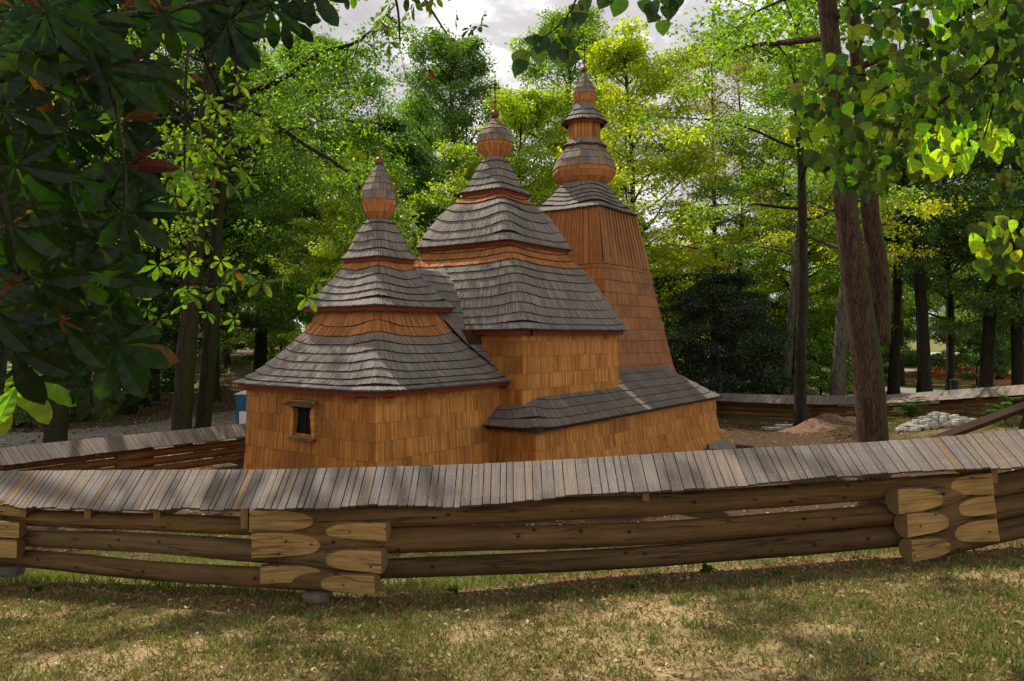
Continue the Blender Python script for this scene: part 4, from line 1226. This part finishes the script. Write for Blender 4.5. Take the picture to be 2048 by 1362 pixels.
# ================================================================== NEAR BRANCHES
def leaflet(mb,base,d,n,L,wd,c,shape='ob',fold=.16,bend=.18):
    d=d.normalized();s=d.cross(n).normalized();u=s.cross(d).normalized();K=9
    rows=[]
    for i in range(K+1):
        t=i/K
        if shape=='ob': w=wd*(math.sin(math.pi*t**1.55)**.75 if 0<t<1 else 0)
        else: # heart
            w=wd*((math.sin(math.pi*(t*.86+.14))**.55)*(1-t)**.38*1.25 if t<1 else 0)
            if t==0:w=wd*.42
        p=base+d*(L*t)-u*(bend*L*t*t)
        rip=.012*L*math.sin(t*26)
        rows.append((p+s*w*.5+u*(fold*w+rip),p,p-s*w*.5+u*(fold*w+rip),t,w))
    for i in range(K):
        a,b=rows[i],rows[i+1]
        uv=lambda r,x:(x,r[3]*1.6+abs(x)*.5)
        cc=tuple(x*(1+.12*math.sin(i*2)) for x in c)
        mb.face([a[1],a[0],b[0],b[1]],cc,[uv(a,0),uv(a,.5),uv(b,.5),uv(b,0)])
        mb.face([a[2],a[1],b[1],b[2]],cc,[uv(a,.5),uv(a,0),uv(b,0),uv(b,.5)])
def palmate(mb,hub,axis_,nrm,L,c,k=7,rd=random,spoil=.0):
    ax=axis_.normalized();s=ax.cross(nrm).normalized()
    for i in range(k):
        a=lerp(-2.15,2.15,i/(k-1)); l=L*(1-.42*abs(a/2.15)**1.4)*rd.uniform(.9,1.08)
        d=ax*math.cos(a)+s*math.sin(a)+nrm*rd.uniform(-.22,.05)
        cc=c
        if rd.random()<spoil: cc=rd.choice([(.12,.03,.012),(.17,.075,.018),(.09,.018,.01)])
        cc=tuple(x*rd.uniform(.8,1.2) for x in cc)
        leaflet(mb,hub+d.normalized()*.01,d,nrm,l,l*.40,cc,'ob',rd.uniform(.08,.25),rd.uniform(.05,.35))
# chestnut: trunk out of frame at the left, boughs hanging into the view
chest=thing('horse_chestnut_tree',(-7.2,1.2,ground(-7.2,1.2)),'near chestnut tree with large dark palmate leaves, a few rust red','tree')
g0=ground(-7.2,1.2)
mb=MB();mb.tube([Vector((-7.2,1.2,g0-.2)),Vector((-7.1,1.3,g0+2)),Vector((-6.9,1.4,g0+5)),Vector((-6.5,1.8,g0+9)),Vector((-6.2,2,g0+14))],[.42,.33,.28,.2,.05],16,jit=.1);mb.build('trunk',M_bark,chest,smooth=True)
rd=random.Random(77)
lm=MB();bm_=MB()
def twig(pts,r0=.012,r1=.004,own=False): 
    sp=smoothpath(pts,10); b_=MB() if own else lm
    b_.tube(sp,[lerp(r0,r1,i/10) for i in range(11)],6,c=(.05,.07,.02),cap=False)
    if own: b_.build('branch',M_barkdark,chest,smooth=True)
DK=[(.010,.034,.003),(.014,.042,.004),(.008,.025,.003),(.022,.055,.005)]  # canopy shade painted in as near-black green
hubs=[(250,335,2.5,.20,-.5),(247,425,2.5,.21,-.6),(455,45,2.8,.21,-1.0),(538,8,3.0,.20,-.7),(205,140,2.4,.22,-.6),(165,45,2.3,.22,-1.2),(230,690,2.4,.22,-1.0),(120,262,2.4,.19,-2.4),
 (60,560,2.2,.23,-1.4),(150,545,2.3,.23,-.9),(110,430,2.3,.2,-1.6),(30,330,2.1,.2,-.9),(300,150,2.6,.17,-1.3),(330,30,2.6,.18,-1.4),(60,120,2.2,.2,-1.5),(20,690,2.1,.22,-1.2),(120,640,2.3,.22,-.8),(205,560,2.4,.22,-.9),(90,20,2.2,.2,-1.6),(20,450,2.1,.2,-1.2),(180,770,2.5,.15,-1.0),(240,240,2.5,.16,-.4),(10,220,2.1,.2,-1.),(400,15,2.8,.17,-1.6),(620,-20,3.0,.19,-.9),(-20,620,2.1,.2,-.8),(-10,100,2.1,.22,-1.1),(140,350,2.4,.2,-1.2)]
for k in range(30):
    x=abs(rd.gauss(0,120))-30;y=rd.uniform(-40,740)
    if x>300: continue
    hubs.append((x,y,rd.uniform(2.9,3.8),.2,rd.uniform(-2.4,-.3)))
for k in range(14): hubs.append((rd.uniform(150,520),rd.uniform(-60,25),rd.uniform(2.9,3.6),.18,rd.uniform(-2.2,-.6)))
for (px,py,dd,L,a) in hubs:
    for rep in range(2):
        hub=W(px+rd.uniform(-26,26)*rep,py+rd.uniform(-26,26)*rep,dd*1.05+rep*rd.uniform(.25,.6))
        ax=Vector((math.cos(a+rep*.8),rd.uniform(-.35,.35),math.sin(a+rep*.8)))
        nrm=Vector((rd.uniform(-.3,.3),-1,rd.uniform(.1,.7))).normalized()
        nrm=(nrm-ax*nrm.dot(ax)/ax.length_squared).normalized()
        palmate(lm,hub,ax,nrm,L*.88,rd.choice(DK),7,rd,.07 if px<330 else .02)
        st=hub+Vector((-.10,.02,.10))-ax.normalized()*.05
        twig([hub,st],.004,.003)
# pair at the left edge, sunlight painted in as bright green
for (px,py,a,L) in ((40,762,-.55,.20),(-10,770,-.9,.18),(-30,330,-.5,.15)):
    hub=W(px,py,2.5);ax=Vector((math.cos(a),.1,math.sin(a)));nrm=Vector((-.1,-.6,.9)).normalized();nrm=(nrm-ax*nrm.dot(ax)).normalized()
    palmate(lm,hub,ax,nrm,L,(.28,.46,.05),6,rd,0)
for pts,r0,r1 in (([W(-420,120,2.2),W(-40,150,2.3),W(5,380,2.35),W(30,500,2.35),W(50,560,2.3)],.02,.008),([W(-420,120,2.2),W(-60,60,2.3),W(130,40,2.5),W(330,20,2.8),W(560,-30,3.1)],.02,.006),
   ([W(-420,300,2.2),W(-40,600,2.3),W(60,690,2.4),W(200,720,2.5)],.014,.005),([W(-40,150,2.3),W(120,180,2.4),W(210,140,2.45),W(250,330,2.5),W(247,425,2.5)],.010,.004)):
    twig(pts,r0,r1,True)
# farther hanging sprays of the same tree, backlight painted in as lighter green
def hang(px0,py0,px1,py1,dd,n,L,c):
    pts=[W(px0,py0,dd),W((px0+px1)/2+rd.uniform(-15,15),(py0+py1)/2,dd),W(px1,py1,dd)]
    twig(pts,.02,.008,True)
    for k in range(n):
        t=rd.uniform(.15,1.05);q=pts[0].lerp(pts[2],t)+Vector((rd.gauss(0,.28),rd.gauss(0,.3),rd.gauss(0,.15)))
        a=rd.uniform(-2.6,-.5);ax=Vector((math.cos(a),rd.uniform(-.6,.6),math.sin(a)*.8));nrm=Vector((rd.uniform(-.5,.5),rd.uniform(-.9,.3),1)).normalized();nrm=(nrm-ax*nrm.dot(ax)/ax.length_squared).normalized()
        palmate(lm,q,ax,nrm,L*rd.uniform(.8,1.2),rd.choice(c),5,rd,.03)
LT=[(.17,.27,.03),(.22,.33,.035),(.12,.21,.025)]
hang(390,-60,370,420,7.5,34,.17,LT);hang(300,200,455,330,7,26,.17,LT);hang(330,560,560,580,7.5,12,.17,LT);hang(400,500,330,620,7.8,14,.16,LT)
hang(760,-80,800,90,7.5,22,.15,LT);hang(820,-60,895,70,7.5,16,.14,DK+LT);hang(740,-60,650,-20,7.5,10,.15,DK)
bm_.tube(smoothpath([Vector((-6.7,1.6,8)),W(100,-500,5),W(390,-60,7.5),W(760,-80,7.5)],12),[.09-.006*i for i in range(13)],7)
bm_.build('branch',M_barkdark,chest,smooth=True)
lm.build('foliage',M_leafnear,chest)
# overhead crown (casts the dappled shade)
def crown_over(parent,cx,cy,cz,rx,ry,rz_,n,nper,pal,seed,size=.16,keep=None):
    rdd=random.Random(seed);ends=[]
    while len(ends)<n:
        v=Vector((rdd.uniform(-1,1),rdd.uniform(-1,1),rdd.uniform(-1,1)))
        if .35<v.length<1:
            p=Vector((cx+v.x*rx,cy+v.y*ry,cz+v.z*rz_))
            if keep and not keep(p): continue
            ends.append(p)
    return leaf_object('crown',*leaves_from(ends,nper,.55,.4,size,pal,seed),M_leaf,parent,off=tuple(parent.location))
def infr(p,m=1.02):   # inside what the photo sees
    return p.y>.1 and abs(p.x)/p.y<.681*m and (p.z-CAMZ)/p.y<.4437*m
crown_over(chest,-7.0,4.2,11.5,5.0,5.0,3.8,105,55,G_MID,71,keep=lambda p:not infr(p))

# linden: trunk out of frame at the right
lind=thing('linden_tree',(8.2,2.0,ground(8.2,2)),'near linden tree whose heart shaped green leaves hang in at the upper right','tree')
g0=ground(8.2,2.0)
mb=MB();mb.tube([Vector((8.2,2,g0-.2)),Vector((8.1,2.1,g0+2)),Vector((7.9,2.2,g0+6)),Vector((7.6,2.4,g0+13))],[.36,.28,.2,.05],16,jit=.1);mb.build('trunk',M_bark,lind,smooth=True)
lm=MB();bm_=MB()
G1=[(.07,.14,.012),(.10,.17,.014),(.04,.085,.01),(.14,.20,.018),(.035,.07,.01)];G2=[(.62,.85,.04),(.5,.75,.04)]  # second palette: sunlight painted into the leaf colour of a few patches
def lleaf(px,py,dd,L,c):
    a=rd.uniform(-2.2,-.9);ax=Vector((math.cos(a),rd.uniform(-.5,.4),math.sin(a)));nrm=Vector((rd.uniform(-.6,.6),-1,rd.uniform(-.1,.9))).normalized();nrm=(nrm-ax*nrm.dot(ax)/ax.length_squared).normalized()
    q=W(px,py,dd);leaflet(lm,q,ax,nrm,L,L*.95,tuple(x*rd.uniform(.75,1.25) for x in c),'ht',rd.uniform(.03,.15),rd.uniform(0,.2))
    lm.tube([q,q-ax*.05+Z*.02],[.0015,.0015],4,c=(.05,.06,.02),cap=False)
    return q
def inpoly(x,y,P_):
    c=False;n=len(P_)
    for i in range(n):
        x1,y1=P_[i];x2,y2=P_[(i+1)%n]
        if (y1>y)!=(y2>y) and x<(x2-x1)*(y-y1)/(y2-y1)+x1:c=not c
    return c
poly=[(1690,-60),(1700,95),(1640,110),(1560,180),(1585,260),(1630,330),(1700,370),(1760,400),(1800,340),(1900,350),(1950,300),(2060,330),(2120,300),(2120,-60)]
k=0
while k<900:
    x=rd.uniform(1550,2120);y=rd.uniform(-60,410)
    if not inpoly(x,y,poly): continue
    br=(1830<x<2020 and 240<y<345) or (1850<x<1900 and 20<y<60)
    if y<250 and rd.random()<.22: continue
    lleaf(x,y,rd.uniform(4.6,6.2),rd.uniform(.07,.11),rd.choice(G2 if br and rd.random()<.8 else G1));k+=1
for k in range(70): lleaf(rd.uniform(1955,2100),rd.uniform(430,560)+ (0),rd.uniform(4.2,5),rd.uniform(.075,.10),rd.choice(G2+G1))
for k in range(44): lleaf(rd.uniform(1985,2120),rd.uniform(330,470),rd.uniform(4.6,5.2),rd.uniform(.07,.1),rd.choice(G1))
for (x,y) in ((1048,120),(1072,92),(1040,100),(1105,85),(1120,75),(1145,78),(1150,100),(1100,60),(1085,70),(1062,72),(1160,25),(1135,35),(1150,8),(1310,25),(1325,40),(1340,12),(1300,5),(1285,0),(1240,-8),(1215,-6),(1128,60),(1170,-5),(1350,-4),(1330,-12),(1112,98)):
    lleaf(x,y,4.3,rd.uniform(.085,.12),(.06,.11,.035))
def lb(pts,r0,r1):
    b_=MB();b_.tube(smoothpath(pts,12),[lerp(r0,r1,i/12) for i in range(13)],6,cap=False);b_.build('branch',M_barkdark,lind,smooth=True)
lb([W(2300,-120,5.2),W(1975,0,5.4),W(1870,75,5.5),W(1800,140,5.6),W(1700,150,5.6)],.03,.008)
lb([W(2300,-60,5.2),W(2035,0,5.2),W(1990,110,5.3),W(1900,190,5.4),W(1790,280,5.5)],.028,.006)
lb([W(1990,110,5.3),W(1988,200,5.3),W(1960,300,5.3)],.01,.004);lb([W(1870,75,5.5),W(1850,170,5.5),W(1820,260,5.5)],.008,.003)
lb([W(2300,250,4.7),W(2120,400,4.7),W(2030,450,4.7),W(1980,520,4.7)],.014,.004)
lb([W(1700,-300,4.6),W(1350,-90,4.4),W(1180,-30,4.3),W(1130,40,4.3),W(1060,95,4.3)],.012,.003);lb([W(1350,-90,4.4),W(1325,10,4.3)],.006,.003)
lb([Vector((7.9,2.2,6.5)),W(2300,-120,5.2)],.05,.03)
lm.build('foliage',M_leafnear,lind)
crown_over(lind,7.6,3.0,11,4.5,4.5,3.5,70,55,G_MID,72,keep=lambda p:not infr(p))

# unseen trees added outside the frame on the sun side, for shade
shade=thing('broadleaf_tree',(-13,14.5,ground(-13,14.5)),'loose crowned broadleaf tree added outside the left of the view to shade the lawn','tree','trees beside the view')
g0=ground(-13,14.5);mb=MB();mb.tube([Vector((-13,14.5,g0-.2)),Vector((-12.9,14.4,g0+3)),Vector((-12.4,14.4,g0+8)),Vector((-9.5,14.5,g0+14))],[.36,.28,.2,.05],14,jit=.1);mb.build('trunk',M_bark,shade,smooth=True)
crown_over(shade,-7.0,12.8,15.2,8.5,5.2,3.6,75,60,G_MID,73,size=.2,keep=lambda p:not infr(p))
T('airy',-1400,11.5,.75,4.,'thin tree outside the left of the view',group='trees beside the view')
T('airy',-330,22,.95,1.,'broadleaf tree outside the left of the view near the left fence',group='trees beside the view')

# ================================================================== PARK DETAILS AT THE RIGHT
def fern(px,py,d,h,n,label):
    q=W(px,py,d);q.z=ground(q.x,q.y);root=thing('sumac_sapling',tuple(q),label,'sapling','feathery saplings by the rear fence')
    mb=MB();C=[];D=[];rdn=random.Random(px)
    mb.tube([q-Z*.05,q+Z*h*.7],[.02,.008],5)
    for k in range(n):
        a=k*2.4;b0=q+Z*h*rdn.uniform(.2,.75);L=h*rdn.uniform(.5,.75);v=Vector((math.cos(a),math.sin(a),.65)).normalized();pts=[]
        for i in range(9):
            t=i/8;pts.append(b0+v*L*t-Z*L*.45*t*t)
        mb.tube(pts,[.007]*9,4,cap=False)
        for i in range(1,9):
            sd=v.cross(Z).normalized()
            for s in (-1,1):
                for e in (0,.5):
                    p=pts[i-1].lerp(pts[i],e);C.append(tuple(p));D.append(tuple(sd*s+v*.4-Z*.25))
    mb.build('stem',M_barkdark,root)
    n_=len(C);cc=np.array([(.045,.12,.035),(.06,.15,.04)])[rng.integers(0,2,n_)]*rng.uniform(.7,1.3,(n_,1))
    leaf_object('foliage',np.array(C),np.array(D),np.tile([0,0,1.],(n_,1))+rng.normal(0,.2,(n_,3)),h*.14*rng.uniform(.8,1.2,n_),h*.045*np.ones(n_),cc,M_leaf,root,off=tuple(root.location))
fern(1822,850,27.5,1.25,22,'dark feathery sapling beside the rubble heap, right of the forked tree')
fern(2010,840,24.5,1.2,18,'feathery sapling at the right edge in front of the rear fence')
fern(1930,838,26.5,.6,9,'small feathery sapling between the two larger ones')
# flower bed
root=None
q=W(1840,735,76);C=[];D=[]
def bed(cx,cy,rx,ry,n,label,pal,h=.25,ring=0,size=.22,name='flower_bed'):
    C=[]
    for i in range(n):
        a=rng.uniform(0,6.28);r_=rng.random()**.5 if not ring else rng.uniform(1-ring,1)
        x=cx+math.cos(a)*r_*rx;y=cy+math.sin(a)*r_*ry;C.append((x,y,ground(x,y)+rng.random()*h+(1-r_)*.9*(0 if ring else 1)))
    C=np.array(C);n=len(C);cc=np.array(pal)[rng.integers(0,len(pal),n)]*rng.uniform(.7,1.2,(n,1))
    o=leaf_object(name,C,unit(rng.normal(0,1,(n,3))),np.tile([0,-.5,1.],(n,1))+rng.normal(0,.3,(n,3)),size*rng.uniform(.6,1.3,n),size*.8*rng.uniform(.6,1.2,n),cc,M_grass)
    tag(o,label,'flower bed')
bed(q.x+.3,70,5.4,4,2600,'round bed of bright red flowers on the far lawn at the right',[(.55,.02,.02),(.6,.04,.03),(.12,.22,.04)],.3)
bed(q.x,66,9,6.5,1500,'ring of pale and red edging plants around the red bed',[(.5,.18,.12),(.35,.32,.1),(.45,.08,.05)],.12,.10)
# hedge
mb=MB();C=[];n=5200
X_=rng.uniform(WX(1790,95),WX(1960,95)+6,n);C=np.column_stack([X_,rng.uniform(94,95.5,n),rng.uniform(0,1.5,n)])
o=leaf_object('hedge',C,unit(rng.normal(0,1,(n,3))),unit(rng.normal(0,1,(n,3))+[0,-.5,.5]),.28*np.ones(n),.2*np.ones(n),np.array(G_DARK)[rng.integers(0,3,n)],M_leaf);tag(o,'low clipped dark hedge behind the red flower bed','hedge')
def car(px,d,label):
    x=WX(px,d);root=thing('parked_car',(x,d,ground(x,d)),label,'car','cars parked beyond the park hedge');gz=ground(x,d)
    prof=[(-2.1,.35),(-2.15,.75),(-1.9,.95),(-1.1,1.05),(-.5,1.48),(.9,1.5),(1.5,1.05),(2.1,.95),(2.15,.4)]
    mb=MB()
    for y0,y1 in ((-.85,.85),):
        P0=[Vector((x+a,d+y0,gz+b)) for a,b in prof];P1=[Vector((x+a,d+y1,gz+b)) for a,b in prof]
        mb.face(P0);mb.face(P1[::-1])
        for i in range(len(prof)):
            j=(i+1)%len(prof);mb.face([P0[i],P1[i],P1[j],P0[j]])
    mb.build('body',M_whiteplastic,root)
    mb=MB();mb.face([Vector((x+a,d-.856,gz+b)) for a,b in ((-.95,1.07),(-.42,1.42),(.82,1.43),(1.2,1.07))]);mb.build('window',M_glass,root)
    for s in (-1.35,1.35):
        mb=MB();mb.tube([Vector((x+s,d-.9,gz+.32)),Vector((x+s,d-.7,gz+.32))],[.32,.32],16);mb.build('wheel',M_rubber,root)
car(1872,104,'white parked car beyond the hedge, left one');car(1925,108,'white parked car beyond the hedge, right one')
# stump, bin, bench
q=W(1955,768,44.5);q.z=ground(q.x,q.y);mb=MB();mb.tube([q-Z*.1,q+Z*.5,q+Vector((-.12,0,1.0)),q+Vector((-.25,0,1.15))],[.16,.14,.13,.1],10,jit=.2);tag(mb.build('tree_stump',M_barkpale,smooth=True),'pale broken stump beside the leaning dark trunk','stump')
q=W(1909,760,51);q.z=ground(q.x,q.y);root=thing('litter_bin',tuple(q),'dark green litter bin by the path at the right','bin')
mb=MB();mb.lathe(q.x,q.y,[(.0,q.z+.08),(.24,q.z+.08),(.28,q.z+.85),(.24,q.z+.86),(.2,q.z+.5)],14);mb.build('bucket',M_bin,root);mb=MB();mb.lathe(q.x,q.y,[(.31,q.z+.92),(.29,q.z+1.0),(.05,q.z+1.08),(.0,q.z+1.08)],14);mb.build('lid',M_bin,root);mb=MB();mb.tube([q,q+Z*.1],[.06,.06],8);mb.build('leg',M_iron,root)
mb=None
q=W(2016,766,52);q.z=ground(q.x,q.y);root=thing('park_bench',tuple(q),'wooden slatted park bench by the path at the right edge','bench')
mb=MB()
for k in range(4): mb.box((q.x-.9,q.y-.25+k*.12,q.z+.42),(q.x+.9,q.y-.16+k*.12,q.z+.46),(.4,.2,.08))
mb.build('seat',M_plank,root);mb=MB()
for k in range(3): mb.box((q.x-.9,q.y+.26+k*.03,q.z+.55+k*.14),(q.x+.9,q.y+.29+k*.03,q.z+.65+k*.14),(.4,.2,.08))
mb.build('backrest',M_plank,root)
for s in (-.7,.7):
    mb=MB();mb.box((q.x+s-.04,q.y-.24,q.z),(q.x+s+.04,q.y+.22,q.z+.41));mb.build('leg',M_concrete,root)

# ================================================================== CAMERA / LIGHT / WORLD
cam=bpy.data.cameras.new('camera');co=bpy.data.objects.new('camera',cam);col.objects.link(co);scene.camera=co
co.location=(0,0,CAMZ);co.rotation_euler=(R(90),0,0);cam.sensor_width=36;cam.lens=F*36/2048
cam.shift_y=-(681-667)/2048;cam.clip_end=4000;cam.clip_start=.05
az=R(-40);el=R(53)   # azimuth measured from +Y towards +X (negative: left)
sd=Vector((math.sin(az)*math.cos(el),math.cos(az)*math.cos(el),math.sin(el)))
sun=bpy.data.lights.new('sun','SUN');so=bpy.data.objects.new('sun',sun);col.objects.link(so)
sun.energy=5.0;sun.angle=R(.6);sun.color=(1,.93,.80);so.rotation_euler=(-sd).to_track_quat('-Z','Y').to_euler();so.location=(-20,20,40)
w=bpy.data.worlds.new('World');scene.world=w;w.use_nodes=True;nt=w.node_tree;ns=nt.nodes;ls=nt.links;ns.clear()
sky=N(ns,'ShaderNodeTexSky',sky_type='NISHITA');sky.sun_disc=False;sky.sun_elevation=el;sky.sun_rotation=az;sky.altitude=200
bg=N(ns,'ShaderNodeBackground');out=N(ns,'ShaderNodeOutputWorld')
tc=N(ns,'ShaderNodeTexCoord')
cl=noise_n(ns,ls,mapping(ns,ls,tc.outputs['Generated'],(1,1,2.2)),3.2,8,.62,.3)
cl2=noise_n(ns,ls,mapping(ns,ls,tc.outputs['Generated'],(1,1,1.8)),6.5,6,.6,.2)
cc=ramp(ns,ls,cl2,[(.36,(4.4,4.2,4.35)),(.52,(5.6,5.4,5.5)),(.60,(8.6,8.4,8.3))])
fac=ramp(ns,ls,cl,[(.25,.85),(.5,1.0)])
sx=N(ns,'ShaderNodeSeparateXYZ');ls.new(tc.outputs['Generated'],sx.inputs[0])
mr=N(ns,'ShaderNodeMapRange');mr.inputs[1].default_value=-.6;mr.inputs[2].default_value=.75;mr.inputs[3].default_value=2.0;mr.inputs[4].default_value=1.6  # clouds brightened behind the camera to light the walls facing it
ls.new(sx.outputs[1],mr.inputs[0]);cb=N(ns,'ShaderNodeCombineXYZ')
mz=N(ns,'ShaderNodeMapRange');mz.inputs[1].default_value=.45;mz.inputs[2].default_value=.8;mz.inputs[3].default_value=1.0;mz.inputs[4].default_value=.30  # clouds dimmed overhead to lower the ambient light on leaves and grass
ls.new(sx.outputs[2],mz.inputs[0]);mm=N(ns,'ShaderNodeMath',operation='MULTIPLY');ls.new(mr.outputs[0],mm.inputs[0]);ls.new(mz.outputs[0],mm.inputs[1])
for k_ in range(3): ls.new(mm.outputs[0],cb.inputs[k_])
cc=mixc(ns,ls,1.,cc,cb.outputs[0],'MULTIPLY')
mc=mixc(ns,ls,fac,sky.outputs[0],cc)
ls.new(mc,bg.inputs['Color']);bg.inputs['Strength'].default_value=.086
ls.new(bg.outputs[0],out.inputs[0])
scene.view_settings.view_transform='Standard';scene.view_settings.look='None';scene.view_settings.exposure=0
cy=scene.cycles
cy.max_bounces=7;cy.diffuse_bounces=4;cy.glossy_bounces=2;cy.transmission_bounces=5;cy.transparent_max_bounces=4
cy.caustics_reflective=False;cy.caustics_refractive=False;cy.sample_clamp_indirect=4
cy.use_denoising=True
try: cy.denoiser='OPENIMAGEDENOISE'
except Exception: pass
